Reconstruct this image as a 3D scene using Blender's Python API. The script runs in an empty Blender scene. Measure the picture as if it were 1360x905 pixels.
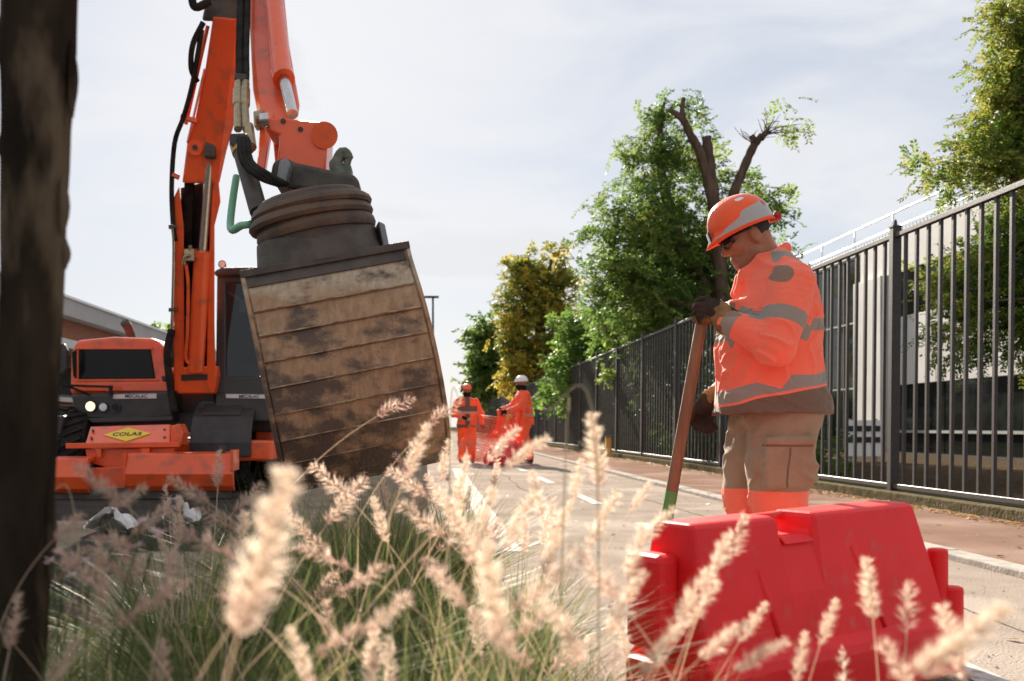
import bpy, math, random
import numpy as np
from mathutils import Vector, Matrix, Euler

scene = bpy.context.scene
COL = scene.collection
rnd = random.Random(11)
nrs = np.random.RandomState(5)
R = math.radians

# ------------------------------------------------------------------ camera
CAM_H = 0.78
FPX = 1322.0                       # focal length in pixels of a 1360 px wide frame
VX, VY = 566.0, 567.0              # where the street vanishes
cam = bpy.data.cameras.new('camera')
cam.sensor_width = 36.0
cam.lens = FPX / 1360.0 * 36.0
cam.shift_x = (680.0 - VX) / 1360.0
cam.shift_y = (VY - 452.5) / 1360.0
cam.clip_start = 0.05
cam.clip_end = 3000
cam.dof.use_dof = True
cam.dof.focus_distance = 4.9
cam.dof.aperture_fstop = 3.8
camo = bpy.data.objects.new('camera', cam)
COL.objects.link(camo)
camo.location = (0, 0, CAM_H)
camo.rotation_euler = (R(90), 0, 0)
scene.camera = camo

# ------------------------------------------------------------------ sky and sun
SUN_AZ = R(-7.2)      # left of the street's direction
SUN_EL = R(25.0)
w = bpy.data.worlds.new('World')
scene.world = w
w.use_nodes = True
nt = w.node_tree
nt.nodes.clear()
out = nt.nodes.new('ShaderNodeOutputWorld')
bg = nt.nodes.new('ShaderNodeBackground')
bg.inputs['Strength'].default_value = 0.10
sky = nt.nodes.new('ShaderNodeTexSky')
sky.sky_type = 'NISHITA'
sky.sun_disc = False
sky.sun_elevation = SUN_EL
sky.sun_rotation = SUN_AZ
sky.air_density = 1.0
sky.dust_density = 0.6
tc = nt.nodes.new('ShaderNodeTexCoord')
mp = nt.nodes.new('ShaderNodeMapping')
mp.inputs['Scale'].default_value = (1.0, 1.0, 2.6)
ns = nt.nodes.new('ShaderNodeTexNoise')
ns.inputs['Scale'].default_value = 3.4
ns.inputs['Detail'].default_value = 7
ns.inputs['Roughness'].default_value = 0.55
ns.inputs['Distortion'].default_value = 0.5
rp = nt.nodes.new('ShaderNodeValToRGB')
rp.color_ramp.elements[0].position = 0.34
rp.color_ramp.elements[0].color = (0.92, 0.92, 0.92, 1)
rp.color_ramp.elements[1].position = 0.66
rp.color_ramp.elements[1].color = (0.99, 0.99, 0.99, 1)
mx = nt.nodes.new('ShaderNodeMix')
mx.data_type = 'RGBA'
cl2 = nt.nodes.new('ShaderNodeValToRGB')      # thin cloud: grey-blue to white
cl2.color_ramp.elements[0].position = 0.38
cl2.color_ramp.elements[0].color = (1.86, 1.98, 2.24, 1)
cl2.color_ramp.elements[1].position = 0.60
cl2.color_ramp.elements[1].color = (2.62, 2.66, 2.78, 1)
L = nt.links.new
L(tc.outputs['Generated'], mp.inputs['Vector'])
L(mp.outputs['Vector'], ns.inputs['Vector'])
L(ns.outputs['Fac'], rp.inputs['Fac'])
L(ns.outputs['Fac'], cl2.inputs['Fac'])
L(rp.outputs['Color'], mx.inputs['Factor'])
L(sky.outputs['Color'], mx.inputs['A'])
L(cl2.outputs['Color'], mx.inputs['B'])
L(mx.outputs['Result'], bg.inputs['Color'])
L(bg.outputs['Background'], out.inputs['Surface'])

sun = bpy.data.lights.new('sun', 'SUN')
sun.energy = 4.9
sun.angle = R(0.6)
sun.color = (1.0, 0.90, 0.76)
suno = bpy.data.objects.new('sun', sun)
COL.objects.link(suno)
sdir = Vector((math.sin(SUN_AZ) * math.cos(SUN_EL), math.cos(SUN_AZ) * math.cos(SUN_EL), math.sin(SUN_EL)))
suno.rotation_euler = sdir.to_track_quat('Z', 'Y').to_euler()
suno.location = (0, 0, 20)

vs = scene.view_settings
vs.view_transform = 'Standard'
vs.look = 'None'
vs.exposure = 1.62
vs.gamma = 1.0
vs.use_curve_mapping = False
scene.cycles.use_denoising = True
scene.cycles.max_bounces = 8
scene.cycles.transparent_max_bounces = 12
scene.cycles.sample_clamp_indirect = 6

# ------------------------------------------------------------------ materials
MATS = {}
def pm(name, c1, c2=None, scale=6.0, rough=0.6, metal=0.0, bump=0.0, bscale=40.0, stretch=None,
       lo=0.35, hi=0.65, c3=None, scale3=2.0, lo3=0.5, hi3=0.62, coat=0.0, detail=6, spec=None):
    if spec is None: spec = 0.0 if rough >= 0.85 else 0.5
    m = bpy.data.materials.new(name)
    m.use_nodes = True
    t = m.node_tree
    b = t.nodes['Principled BSDF']
    b.inputs['Roughness'].default_value = rough
    b.inputs['Metallic'].default_value = metal
    b.inputs['Coat Weight'].default_value = coat
    b.inputs['Specular IOR Level'].default_value = spec
    tcn = t.nodes.new('ShaderNodeTexCoord')
    vec = tcn.outputs['Object']
    if stretch:
        mpn = t.nodes.new('ShaderNodeMapping')
        mpn.inputs['Scale'].default_value = stretch
        t.links.new(vec, mpn.inputs['Vector'])
        vec = mpn.outputs['Vector']
    b.inputs['Base Color'].default_value = (*c1, 1)
    col = None
    def noise(sc, dt=detail, vv=None):
        n = t.nodes.new('ShaderNodeTexNoise')
        n.inputs['Scale'].default_value = sc
        n.inputs['Detail'].default_value = dt
        t.links.new(vv or vec, n.inputs['Vector'])
        return n
    def ramp(n, a, bb):
        r = t.nodes.new('ShaderNodeMapRange')
        r.inputs['From Min'].default_value = a
        r.inputs['From Max'].default_value = bb
        t.links.new(n.outputs['Fac'], r.inputs['Value'])
        return r.outputs['Result']
    if c2:
        n = noise(scale)
        k = t.nodes.new('ShaderNodeMix'); k.data_type = 'RGBA'
        k.inputs['A'].default_value = (*c1, 1); k.inputs['B'].default_value = (*c2, 1)
        t.links.new(ramp(n, lo, hi), k.inputs['Factor'])
        col = k.outputs['Result']
    if c3:
        n = noise(scale3)
        k = t.nodes.new('ShaderNodeMix'); k.data_type = 'RGBA'
        k.inputs['B'].default_value = (*c3, 1)
        if col: t.links.new(col, k.inputs['A'])
        else: k.inputs['A'].default_value = (*c1, 1)
        t.links.new(ramp(n, lo3, hi3), k.inputs['Factor'])
        col = k.outputs['Result']
    if col: t.links.new(col, b.inputs['Base Color'])
    if bump:
        n = noise(bscale, 8)
        bp = t.nodes.new('ShaderNodeBump')
        bp.inputs['Strength'].default_value = bump
        bp.inputs['Distance'].default_value = 0.02
        t.links.new(n.outputs['Fac'], bp.inputs['Height'])
        t.links.new(bp.outputs['Normal'], b.inputs['Normal'])
    MATS[name] = m
    return m

def leafmat(name, cols, rough=0.5, trans=0.5):
    """foliage: colour by the per-leaf attribute 'tint', lit through as well as on."""
    m = bpy.data.materials.new(name); m.use_nodes = True
    t = m.node_tree
    b = t.nodes['Principled BSDF']
    b.inputs['Roughness'].default_value = rough
    b.inputs['Specular IOR Level'].default_value = 0.12
    at = t.nodes.new('ShaderNodeAttribute'); at.attribute_name = 'tint'
    r = t.nodes.new('ShaderNodeValToRGB')
    cr = r.color_ramp
    while len(cr.elements) < len(cols): cr.elements.new(0.5)
    for i, c in enumerate(cols):
        cr.elements[i].position = i / (len(cols) - 1)
        cr.elements[i].color = (*c, 1)
    t.links.new(at.outputs['Fac'], r.inputs['Fac'])
    t.links.new(r.outputs['Color'], b.inputs['Base Color'])
    tr = t.nodes.new('ShaderNodeBsdfTranslucent')
    t.links.new(r.outputs['Color'], tr.inputs['Color'])
    ms = t.nodes.new('ShaderNodeMixShader'); ms.inputs['Fac'].default_value = trans
    t.links.new(b.outputs['BSDF'], ms.inputs[1]); t.links.new(tr.outputs['BSDF'], ms.inputs[2])
    t.links.new(ms.outputs['Shader'], t.nodes['Material Output'].inputs['Surface'])
    MATS[name] = m
    return m

def clothmat(name, base, bands, rough=0.85, wave=0.0, basevar=None):
    """cloth whose trim follows vertex attributes: each attribute > 0 shows its colour. bands: (attr, colour, roughness)"""
    m = bpy.data.materials.new(name); m.use_nodes = True
    t = m.node_tree
    b = t.nodes['Principled BSDF']
    b.inputs['Roughness'].default_value = rough
    b.inputs['Sheen Weight'].default_value = 0.15
    b.inputs['Specular IOR Level'].default_value = 0.25
    tcn = t.nodes.new('ShaderNodeTexCoord')
    n = t.nodes.new('ShaderNodeTexNoise'); n.inputs['Scale'].default_value = 9; n.inputs['Detail'].default_value = 8
    t.links.new(tcn.outputs['Object'], n.inputs['Vector'])
    k = t.nodes.new('ShaderNodeMix'); k.data_type = 'RGBA'
    k.inputs['A'].default_value = (*base, 1)
    k.inputs['B'].default_value = (*(basevar or tuple(x * 0.8 for x in base)), 1)
    mr = t.nodes.new('ShaderNodeMapRange'); mr.inputs['From Min'].default_value = 0.42; mr.inputs['From Max'].default_value = 0.72
    t.links.new(n.outputs['Fac'], mr.inputs['Value']); t.links.new(mr.outputs['Result'], k.inputs['Factor'])
    col = k.outputs['Result']
    for attr, c, rg in bands:
        a = t.nodes.new('ShaderNodeAttribute'); a.attribute_name = attr
        g = t.nodes.new('ShaderNodeMath'); g.operation = 'GREATER_THAN'; g.inputs[1].default_value = 0
        t.links.new(a.outputs['Fac'], g.inputs[0])
        k = t.nodes.new('ShaderNodeMix'); k.data_type = 'RGBA'
        t.links.new(g.outputs[0], k.inputs['Factor']); t.links.new(col, k.inputs['A'])
        k.inputs['B'].default_value = (*c, 1)
        col = k.outputs['Result']
    t.links.new(col, b.inputs['Base Color'])
    n2 = t.nodes.new('ShaderNodeTexNoise'); n2.inputs['Scale'].default_value = 60; n2.inputs['Detail'].default_value = 6
    t.links.new(tcn.outputs['Object'], n2.inputs['Vector'])
    bp = t.nodes.new('ShaderNodeBump'); bp.inputs['Strength'].default_value = 0.25; bp.inputs['Distance'].default_value = 0.01
    t.links.new(n2.outputs['Fac'], bp.inputs['Height']); t.links.new(bp.outputs['Normal'], b.inputs['Normal'])
    MATS[name] = m
    return m

def emit(name, c, s):
    m = bpy.data.materials.new(name); m.use_nodes = True
    b = m.node_tree.nodes['Principled BSDF']
    b.inputs['Base Color'].default_value = (*c, 1)
    b.inputs['Emission Color'].default_value = (*c, 1)
    b.inputs['Emission Strength'].default_value = s
    MATS[name] = m
    return m

pm('asphalt', (0.33, 0.275, 0.232), (0.265, 0.222, 0.188), 3.0, 0.9, bump=0.5, bscale=90, c3=(0.38, 0.325, 0.28), scale3=0.7)
pm('dark_asphalt', (0.075, 0.066, 0.058), (0.05, 0.045, 0.04), 2.0, 0.9, bump=0.6, bscale=60)
pm('pavement', (0.24, 0.155, 0.12), (0.19, 0.125, 0.098), 2.5, 0.9, bump=0.4, bscale=90, c3=(0.29, 0.205, 0.165), scale3=0.8)
pm('kerb', (0.42, 0.39, 0.35), (0.33, 0.30, 0.27), 12, 0.85, bump=0.4, bscale=60)
pm('paint', (0.62, 0.59, 0.55), (0.38, 0.34, 0.30), 14, 0.9, lo=0.45, hi=0.65, bump=0.2)
pm('earth', (0.09, 0.065, 0.042), (0.05, 0.038, 0.026), 8, 1.0, bump=0.9, bscale=25)
pm('mossy', (0.16, 0.13, 0.09), (0.09, 0.085, 0.045), 9, 0.95, bump=0.8, bscale=30)
pm('fence_paint', (0.026, 0.022, 0.020), (0.040, 0.033, 0.028), 20, 0.5, metal=0.0, bump=0.1, bscale=60)
pm('concrete_white', (0.66, 0.63, 0.60), (0.58, 0.55, 0.52), 1.2, 0.75, bump=0.1)
pm('white_metal', (0.75, 0.75, 0.75), None, rough=0.4)
pm('brick_wall', (0.27, 0.085, 0.045), (0.20, 0.06, 0.035), 6, 0.9, bump=0.2)
pm('mortar', (0.30, 0.22, 0.17), None, rough=0.95)
pm('fascia', (0.40, 0.385, 0.375), (0.34, 0.32, 0.31), 1.0, 0.7)
pm('bark', (0.15, 0.10, 0.072), (0.08, 0.054, 0.040), 9, 0.95, bump=1.0, bscale=18, stretch=(1, 1, 0.25))
pm('pole_bark', (0.042, 0.030, 0.021), (0.018, 0.014, 0.011), 14, 0.95, bump=1.0, bscale=14, stretch=(1, 1, 0.35),
   c3=(0.12, 0.088, 0.058), scale3=6.5, lo3=0.54, hi3=0.62)
pm('orange_paint', (0.86, 0.115, 0.024), (0.80, 0.10, 0.020), 3.0, 0.30, coat=0.25, bump=0.03, bscale=8,
   c3=(0.46, 0.095, 0.040), scale3=6, lo3=0.54, hi3=0.74)
pm('dark_plastic', (0.030, 0.028, 0.027), (0.048, 0.043, 0.039), 7, 0.55, bump=0.08, bscale=30)
pm('cab_frame', (0.032, 0.030, 0.029), (0.042, 0.038, 0.035), 5, 0.45)
pm('black_rubber', (0.022, 0.021, 0.020), (0.045, 0.040, 0.034), 9, 0.85, bump=0.3, bscale=40)
pm('dark_glass', (0.010, 0.009, 0.009), None, rough=0.12, spec=0.18)
pm('chrome', (0.62, 0.60, 0.57), (0.50, 0.48, 0.46), 30, 0.22, metal=1.0)
pm('steel_dark', (0.060, 0.050, 0.042), (0.10, 0.078, 0.058), 8, 0.6, metal=0.3, bump=0.3, bscale=25)
def bucketmat():
    m = bpy.data.materials.new('bucket_steel'); m.use_nodes = True; t = m.node_tree; b = t.nodes['Principled BSDF']
    b.inputs['Roughness'].default_value = 0.62; b.inputs['Metallic'].default_value = 0.15
    tcn = t.nodes.new('ShaderNodeTexCoord')
    def nz(sc, st, dt=9):
        mpn = t.nodes.new('ShaderNodeMapping'); mpn.inputs['Scale'].default_value = st; mpn.inputs['Rotation'].default_value = (0, R(11), 0)
        n = t.nodes.new('ShaderNodeTexNoise'); n.inputs['Scale'].default_value = sc; n.inputs['Detail'].default_value = dt; n.inputs['Roughness'].default_value = .62
        t.links.new(tcn.outputs['Object'], mpn.inputs['Vector']); t.links.new(mpn.outputs['Vector'], n.inputs['Vector']); return n.outputs['Fac']
    def rng(v, a, c):
        r = t.nodes.new('ShaderNodeMapRange'); r.inputs['From Min'].default_value = a; r.inputs['From Max'].default_value = c; t.links.new(v, r.inputs['Value']); return r.outputs['Result']
    def mixc(fac, A, Bc):
        k = t.nodes.new('ShaderNodeMix'); k.data_type = 'RGBA'; t.links.new(fac, k.inputs['Factor'])
        for sk, v in (('A', A), ('B', Bc)):
            if isinstance(v, tuple): k.inputs[sk].default_value = (*v, 1)
            else: t.links.new(v, k.inputs[sk])
        return k.outputs['Result']
    sp = t.nodes.new('ShaderNodeSeparateXYZ'); t.links.new(tcn.outputs['Object'], sp.inputs[0])
    def mth(op, a, c):
        k = t.nodes.new('ShaderNodeMath'); k.operation = op
        for i, v in enumerate((a, c)):
            if isinstance(v, float): k.inputs[i].default_value = v
            else: t.links.new(v, k.inputs[i])
        return k.outputs[0]
    grain = mixc(rng(nz(11, (2.0, 1, .7)), .35, .65), (0.40, 0.245, 0.125), (0.265, 0.150, 0.078))
    pale = mixc(rng(nz(14, (1.6, 1, .5)), .35, .7), (0.50, 0.40, 0.27), (0.33, 0.235, 0.145))
    hi = mth('ADD', sp.outputs['Z'], mth('MULTIPLY', nz(3.0, (.6, 1, 1)), .5))
    col = mixc(rng(hi, 1.92, 2.02), grain, pale)                 # scraped bare near the top edge
    low = mth('ADD', mth('MULTIPLY', sp.outputs['Z'], -.13), nz(3.4, (.8, 1, 1.2)))
    col = mixc(rng(low, .31, .42), col, (0.095, 0.060, 0.038))        # caked mud further down
    col = mixc(rng(nz(7, (.9, 1, 1.3)), .60, .72), col, (0.11, 0.070, 0.044))
    t.links.new(col, b.inputs['Base Color'])
    bp_ = t.nodes.new('ShaderNodeBump'); bp_.inputs['Strength'].default_value = .6; bp_.inputs['Distance'].default_value = .02
    t.links.new(nz(26, (1.4, 1, .8)), bp_.inputs['Height']); t.links.new(bp_.outputs['Normal'], b.inputs['Normal'])
    MATS['bucket_steel'] = m
bucketmat()
pm('worn_highlight', (0.46, 0.34, 0.22), (0.16, 0.10, 0.06), 14, 0.5, metal=0.3, bump=0.3)  # worn steel kept pale, with the ridges' edge highlight painted into its colour
pm('rust_ring', (0.135, 0.082, 0.050), (0.065, 0.044, 0.032), 5, 0.6, metal=0.3, bump=0.4, bscale=30)
pm('green_hose', (0.16, 0.40, 0.24), None, rough=0.5)
pm('yellow_sign', (0.80, 0.55, 0.02), None, rough=0.4)
pm('black_print', (0.015, 0.015, 0.015), None, rough=0.6)
pm('white_strip', (0.62, 0.60, 0.57), None, rough=0.5)
pm('brass', (0.42, 0.33, 0.18), (0.30, 0.24, 0.16), 20, 0.4, metal=0.8)
pm('barrier_red', (0.86, 0.020, 0.022), (0.74, 0.015, 0.018), 4, 0.45, bump=0.14, bscale=14, spec=0.28,
   c3=(0.66, 0.075, 0.060), scale3=16, lo3=0.60, hi3=0.78)
pm('hair', (0.014, 0.011, 0.010), None, rough=0.6, bump=0.5, bscale=120)
pm('lens', (0.012, 0.010, 0.010), None, rough=0.08)
pm('glove_dark', (0.055, 0.040, 0.030), (0.035, 0.026, 0.022), 12, 0.85, bump=0.6, bscale=40, c3=(0.24, 0.12, 0.035), scale3=5, lo3=0.55, hi3=0.62)
pm('boot', (0.03, 0.024, 0.02), None, rough=0.6)
pm('handle_wood', (0.27, 0.125, 0.055), (0.19, 0.082, 0.036), 9, 0.6, stretch=(4, 4, 0.6), bump=0.3, bscale=25)
pm('handle_green', (0.10, 0.27, 0.07), (0.20, 0.12, 0.05), 20, 0.6, lo=0.5, hi=0.7)
pm('grey_cloth', (0.30, 0.265, 0.225), None, rough=0.6, bump=0.2)
pm('black_cloth', (0.02, 0.019, 0.019), None, rough=0.9, bump=0.3)
pm('hard_white', (0.78, 0.76, 0.74), None, rough=0.35)
pm('hard_orange', (0.85, 0.13, 0.03), None, rough=0.35)
pm('net_orange', (0.90, 0.13, 0.045), None, rough=0.6)
pm('sack_red', (0.80, 0.055, 0.045), (0.7, 0.04, 0.035), 6, 0.5, bump=0.3, bscale=12)
pm('litter_white', (0.80, 0.79, 0.77), (0.72, 0.70, 0.68), 10, 0.6)
pm('yellow_bollard', (0.62, 0.36, 0.06), (0.5, 0.28, 0.06), 8, 0.6)
pm('galvanised', (0.22, 0.22, 0.22), None, rough=0.5, metal=0.4)
emit('lamp_lit', (1.0, 0.72, 0.36), 0.7)
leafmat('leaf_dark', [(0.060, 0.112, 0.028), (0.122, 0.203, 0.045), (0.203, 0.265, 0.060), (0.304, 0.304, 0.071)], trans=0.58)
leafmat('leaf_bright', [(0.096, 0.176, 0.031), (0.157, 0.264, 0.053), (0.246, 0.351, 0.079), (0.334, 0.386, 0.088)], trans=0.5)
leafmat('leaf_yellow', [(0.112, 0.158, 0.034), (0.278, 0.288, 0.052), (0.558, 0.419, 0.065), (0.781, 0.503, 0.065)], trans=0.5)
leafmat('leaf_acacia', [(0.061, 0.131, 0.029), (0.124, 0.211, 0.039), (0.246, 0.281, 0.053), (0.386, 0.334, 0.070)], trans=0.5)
leafmat('blade', [(0.075, 0.115, 0.032), (0.13, 0.175, 0.055), (0.24, 0.245, 0.095), (0.46, 0.37, 0.20)], trans=0.45)
leafmat('plume_hair', [(0.52, 0.32, 0.27), (0.76, 0.61, 0.49), (0.86, 0.76, 0.62)], rough=0.8, trans=0.62)
leafmat('petal', [(0.75, 0.50, 0.50), (0.8, 0.66, 0.64)], trans=0.5)
leafmat('fallen_leaf', [(0.30, 0.17, 0.05), (0.45, 0.27, 0.06), (0.22, 0.11, 0.05)], trans=0.15)
clothmat('jacket', (0.97, 0.185, 0.105), [('hem', (0.165, 0.105, 0.068), 0.9), ('piping', (0.97, 0.185, 0.105), 0.8), ('band', (0.29, 0.25, 0.205), 0.5), ('patch', (0.27, 0.16, 0.11), 0.8), ('seam', (0.52, 0.055, 0.03), 0.9)], basevar=(0.95, 0.165, 0.088))
clothmat('trousers', (0.33, 0.222, 0.135), [('band', (0.97, 0.185, 0.105), 0.8), ('seam', (0.17, 0.09, 0.055), 0.9)], basevar=(0.265, 0.17, 0.10))
clothmat('helmet', (0.92, 0.115, 0.028), [('band', (0.40, 0.385, 0.37), 0.4), ('patch', (0.75, 0.74, 0.72), 0.4), ('mark', (0.55, 0.03, 0.02), 0.4)], rough=0.3, basevar=(0.88, 0.105, 0.026))
clothmat('skin', (0.36, 0.155, 0.080), [('stubble', (0.285, 0.128, 0.072), 0.7), ('brow', (0.03, 0.02, 0.016), 0.7)], rough=0.55, basevar=(0.29, 0.115, 0.058))
clothmat('far_jacket', (0.95, 0.125, 0.045), [('hem', (0.13, 0.09, 0.06), 0.9), ('band', (0.40, 0.30, 0.24), 0.5)])
clothmat('far_trousers', (0.90, 0.13, 0.03), [('hem', (0.06, 0.045, 0.04), 0.9), ('band', (0.38, 0.26, 0.2), 0.5)])

# ------------------------------------------------------------------ building helpers
def S(px, py, Y):
    """a point seen at photo pixel (px, py) when it stands Y metres down the street"""
    return Vector(((px - VX) / FPX * Y, Y, CAM_H + (VY - py) / FPX * Y))

def tag(o, label=None, cat=None, group=None, kind=None):
    if label: o['label'] = label
    if cat: o['category'] = cat
    if group: o['group'] = group
    if kind: o['kind'] = kind
    return o

def empty(name, loc, label, cat, group=None):
    o = bpy.data.objects.new(name, None)
    COL.objects.link(o); o.location = loc; o.empty_display_size = 0.2
    return tag(o, label, cat, group)

def base_of(o):
    v = Vector((0, 0, 0))
    while o: v += o.location; o = o.parent
    return v

class MB:
    def __init__(s): s.v = []; s.f = []
    def add(s, vs_, fs):
        n = len(s.v); s.v += [Vector(p) for p in vs_]; s.f += [tuple(i + n for i in f) for f in fs]; return s
    def box(s, c, d, rot=None):
        c = Vector(c); h = Vector(d) / 2
        vs_ = [Vector((x * h.x, y * h.y, z * h.z)) for x in (-1, 1) for y in (-1, 1) for z in (-1, 1)]
        if rot is not None:
            M = rot if isinstance(rot, Matrix) else Euler(rot).to_matrix()
            vs_ = [M @ p for p in vs_]
        return s.add([p + c for p in vs_], [(0, 1, 3, 2), (4, 6, 7, 5), (0, 4, 5, 1), (2, 3, 7, 6), (0, 2, 6, 4), (1, 5, 7, 3)])
    def b2(s, lo, hi):
        lo, hi = Vector(lo), Vector(hi); return s.box((lo + hi) / 2, [abs(a) for a in (hi - lo)])
    def beam(s, a, b, wx, wy, up=(0, 0, 1), w2=None, h2=None):
        a, b = Vector(a), Vector(b); d = (b - a).normalized(); u = Vector(up)
        x = d.cross(u)
        if x.length < 1e-4: x = d.cross(Vector((0, 1, 0)))
        x.normalize(); y = x.cross(d).normalized()
        w2 = wx if w2 is None else w2; h2 = wy if h2 is None else h2
        vs_ = []
        for p, ww, hh in ((a, wx, wy), (b, w2, h2)):
            for i, j in ((-1, -1), (1, -1), (1, 1), (-1, 1)): vs_.append(p + x * ww / 2 * i + y * hh / 2 * j)
        return s.add(vs_, [(0, 1, 2, 3), (7, 6, 5, 4), (0, 4, 5, 1), (1, 5, 6, 2), (2, 6, 7, 3), (3, 7, 4, 0)])
    def prism(s, pts, d):
        """polygon of world points extruded by the vector d"""
        n = len(pts); d = Vector(d); pts = [Vector(p) for p in pts]
        vs_ = pts + [p + d for p in pts]
        fs = [tuple(range(n)), tuple(range(2 * n - 1, n - 1, -1))]
        fs += [(i, i + n, (i + 1) % n + n, (i + 1) % n) for i in range(n)]
        return s.add(vs_, fs)
    def slab(s, px, Y0, Y1, thick=None):
        """outline in photo pixels standing at Y0 (or a Y per corner), real thickness back to Y1"""
        pts = [S(p[0], p[1], p[2] if len(p) > 2 else Y0) for p in px]
        return s.prism(pts, (0, Y1 - Y0, 0))
    def tube(s, pts, r, n=10, caps=True):
        pts = [Vector(p) for p in pts]; m = len(pts)
        rr = r if isinstance(r, (list, tuple)) else [r] * m
        px = None; vs_ = []
        for i, p in enumerate(pts):
            t = (pts[min(i + 1, m - 1)] - pts[max(i - 1, 0)]).normalized()
            if px is None:
                px = t.cross(Vector((0, 0, 1)))
                if px.length < 0.05: px = t.cross(Vector((0, 1, 0)))
            px = (px - t * px.dot(t)).normalized(); py = t.cross(px)
            for k in range(n):
                a = 2 * math.pi * k / n
                vs_.append(p + (px * math.cos(a) + py * math.sin(a)) * rr[i])
        fs = [(i * n + k, i * n + (k + 1) % n, (i + 1) * n + (k + 1) % n, (i + 1) * n + k) for i in range(m - 1) for k in range(n)]
        if caps: fs += [tuple(range(n - 1, -1, -1)), tuple((m - 1) * n + k for k in range(n))]
        return s.add(vs_, fs)
    def build(s, name, mat, parent=None, bevel=0.0, smooth=False, seg=2):
        me = bpy.data.meshes.new(name)
        o0 = base_of(parent) if parent else Vector((0, 0, 0))
        me.from_pydata([p - o0 for p in s.v], [], s.f)
        me.update()
        me.materials.append(MATS[mat] if isinstance(mat, str) else mat)
        o = bpy.data.objects.new(name, me); COL.objects.link(o)
        if parent: o.parent = parent
        import bmesh
        bm = bmesh.new(); bm.from_mesh(me); bmesh.ops.recalc_face_normals(bm, faces=bm.faces); bm.to_mesh(me); bm.free()
        if smooth:
            me.polygons.foreach_set('use_smooth', [True] * len(me.polygons))
            if smooth == 'auto':
                me.set_sharp_from_angle(angle=R(35))
        if bevel:
            b = o.modifiers.new('bevel', 'BEVEL'); b.width = bevel; b.segments = seg; b.limit_method = 'ANGLE'; b.angle_limit = R(40)
        return o

def curve(pts, n=24):
    """Catmull-Rom through the points"""
    P = [Vector(p) for p in pts]; P = [P[0] * 2 - P[1]] + P + [P[-1] * 2 - P[-2]]
    o = []
    segs = len(P) - 3
    for i in range(segs):
        k = max(2, n // segs)
        for j in range(k):
            t = j / k; a, b, c, d = P[i:i + 4]
            o.append(0.5 * ((2 * b) + (c - a) * t + (2 * a - 5 * b + 4 * c - d) * t * t + (3 * b - a - 3 * c + d) * t ** 3))
    o.append(P[-2]); return o

def np_mesh(name, V, F, mat, parent=None, smooth=False, attrs=None, local=False):
    """V (n,3), F (m,3|4) numpy -> one mesh object"""
    me = bpy.data.meshes.new(name)
    V = np.asarray(V, np.float32); F = np.asarray(F, np.int32)
    if parent is not None and not local: V = V - np.array(base_of(parent), np.float32)
    k = F.shape[1]
    me.vertices.add(len(V)); me.vertices.foreach_set('co', V.ravel())
    me.loops.add(F.size); me.loops.foreach_set('vertex_index', F.ravel())
    me.polygons.add(len(F)); me.polygons.foreach_set('loop_start', np.arange(0, F.size, k, dtype=np.int32))
    me.polygons.foreach_set('use_smooth', np.full(len(F), bool(smooth)))
    me.update(calc_edges=True)
    for an, av in (attrs or {}).items():
        a = me.attributes.new(an, 'FLOAT', 'POINT'); a.data.foreach_set('value', np.asarray(av, np.float32))
    me.materials.append(MATS[mat] if isinstance(mat, str) else mat)
    o = bpy.data.objects.new(name, me); COL.objects.link(o)
    if parent is not None: o.parent = parent
    return o

def text_part(name, txt, size, M, mat, parent, depth=0.002):
    c = bpy.data.curves.new('lettering', 'FONT'); c.body = txt; c.size = size; c.align_x = 'CENTER'; c.align_y = 'CENTER'; c.extrude = depth
    c.offset = size * 0.006
    o = bpy.data.objects.new('lettering_tmp', c); COL.objects.link(o)
    dg = bpy.context.evaluated_depsgraph_get(); dg.update()
    me = bpy.data.meshes.new_from_object(o.evaluated_get(dg)); me.name = name
    bpy.data.objects.remove(o)
    me.transform(M); me.transform(Matrix.Translation(-base_of(parent)))
    me.materials.clear(); me.materials.append(MATS[mat])
    p = bpy.data.objects.new(name, me); COL.objects.link(p); p.parent = parent
    return p

# smooth lattice noise for numpy points
_lat = nrs.rand(32, 32, 32).astype(np.float32) * 2 - 1
def vnoise(x, y, z):
    xi, yi, zi = np.floor(x).astype(int), np.floor(y).astype(int), np.floor(z).astype(int)
    fx, fy, fz = x - xi, y - yi, z - zi
    fx, fy, fz = [f * f * (3 - 2 * f) for f in (fx, fy, fz)]
    r = 0
    for dx in (0, 1):
        for dy in (0, 1):
            for dz in (0, 1):
                wgt = (fx if dx else 1 - fx) * (fy if dy else 1 - fy) * (fz if dz else 1 - fz)
                r = r + wgt * _lat[(xi + dx) % 32, (yi + dy) % 32, (zi + dz) % 32]
    return r

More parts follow.
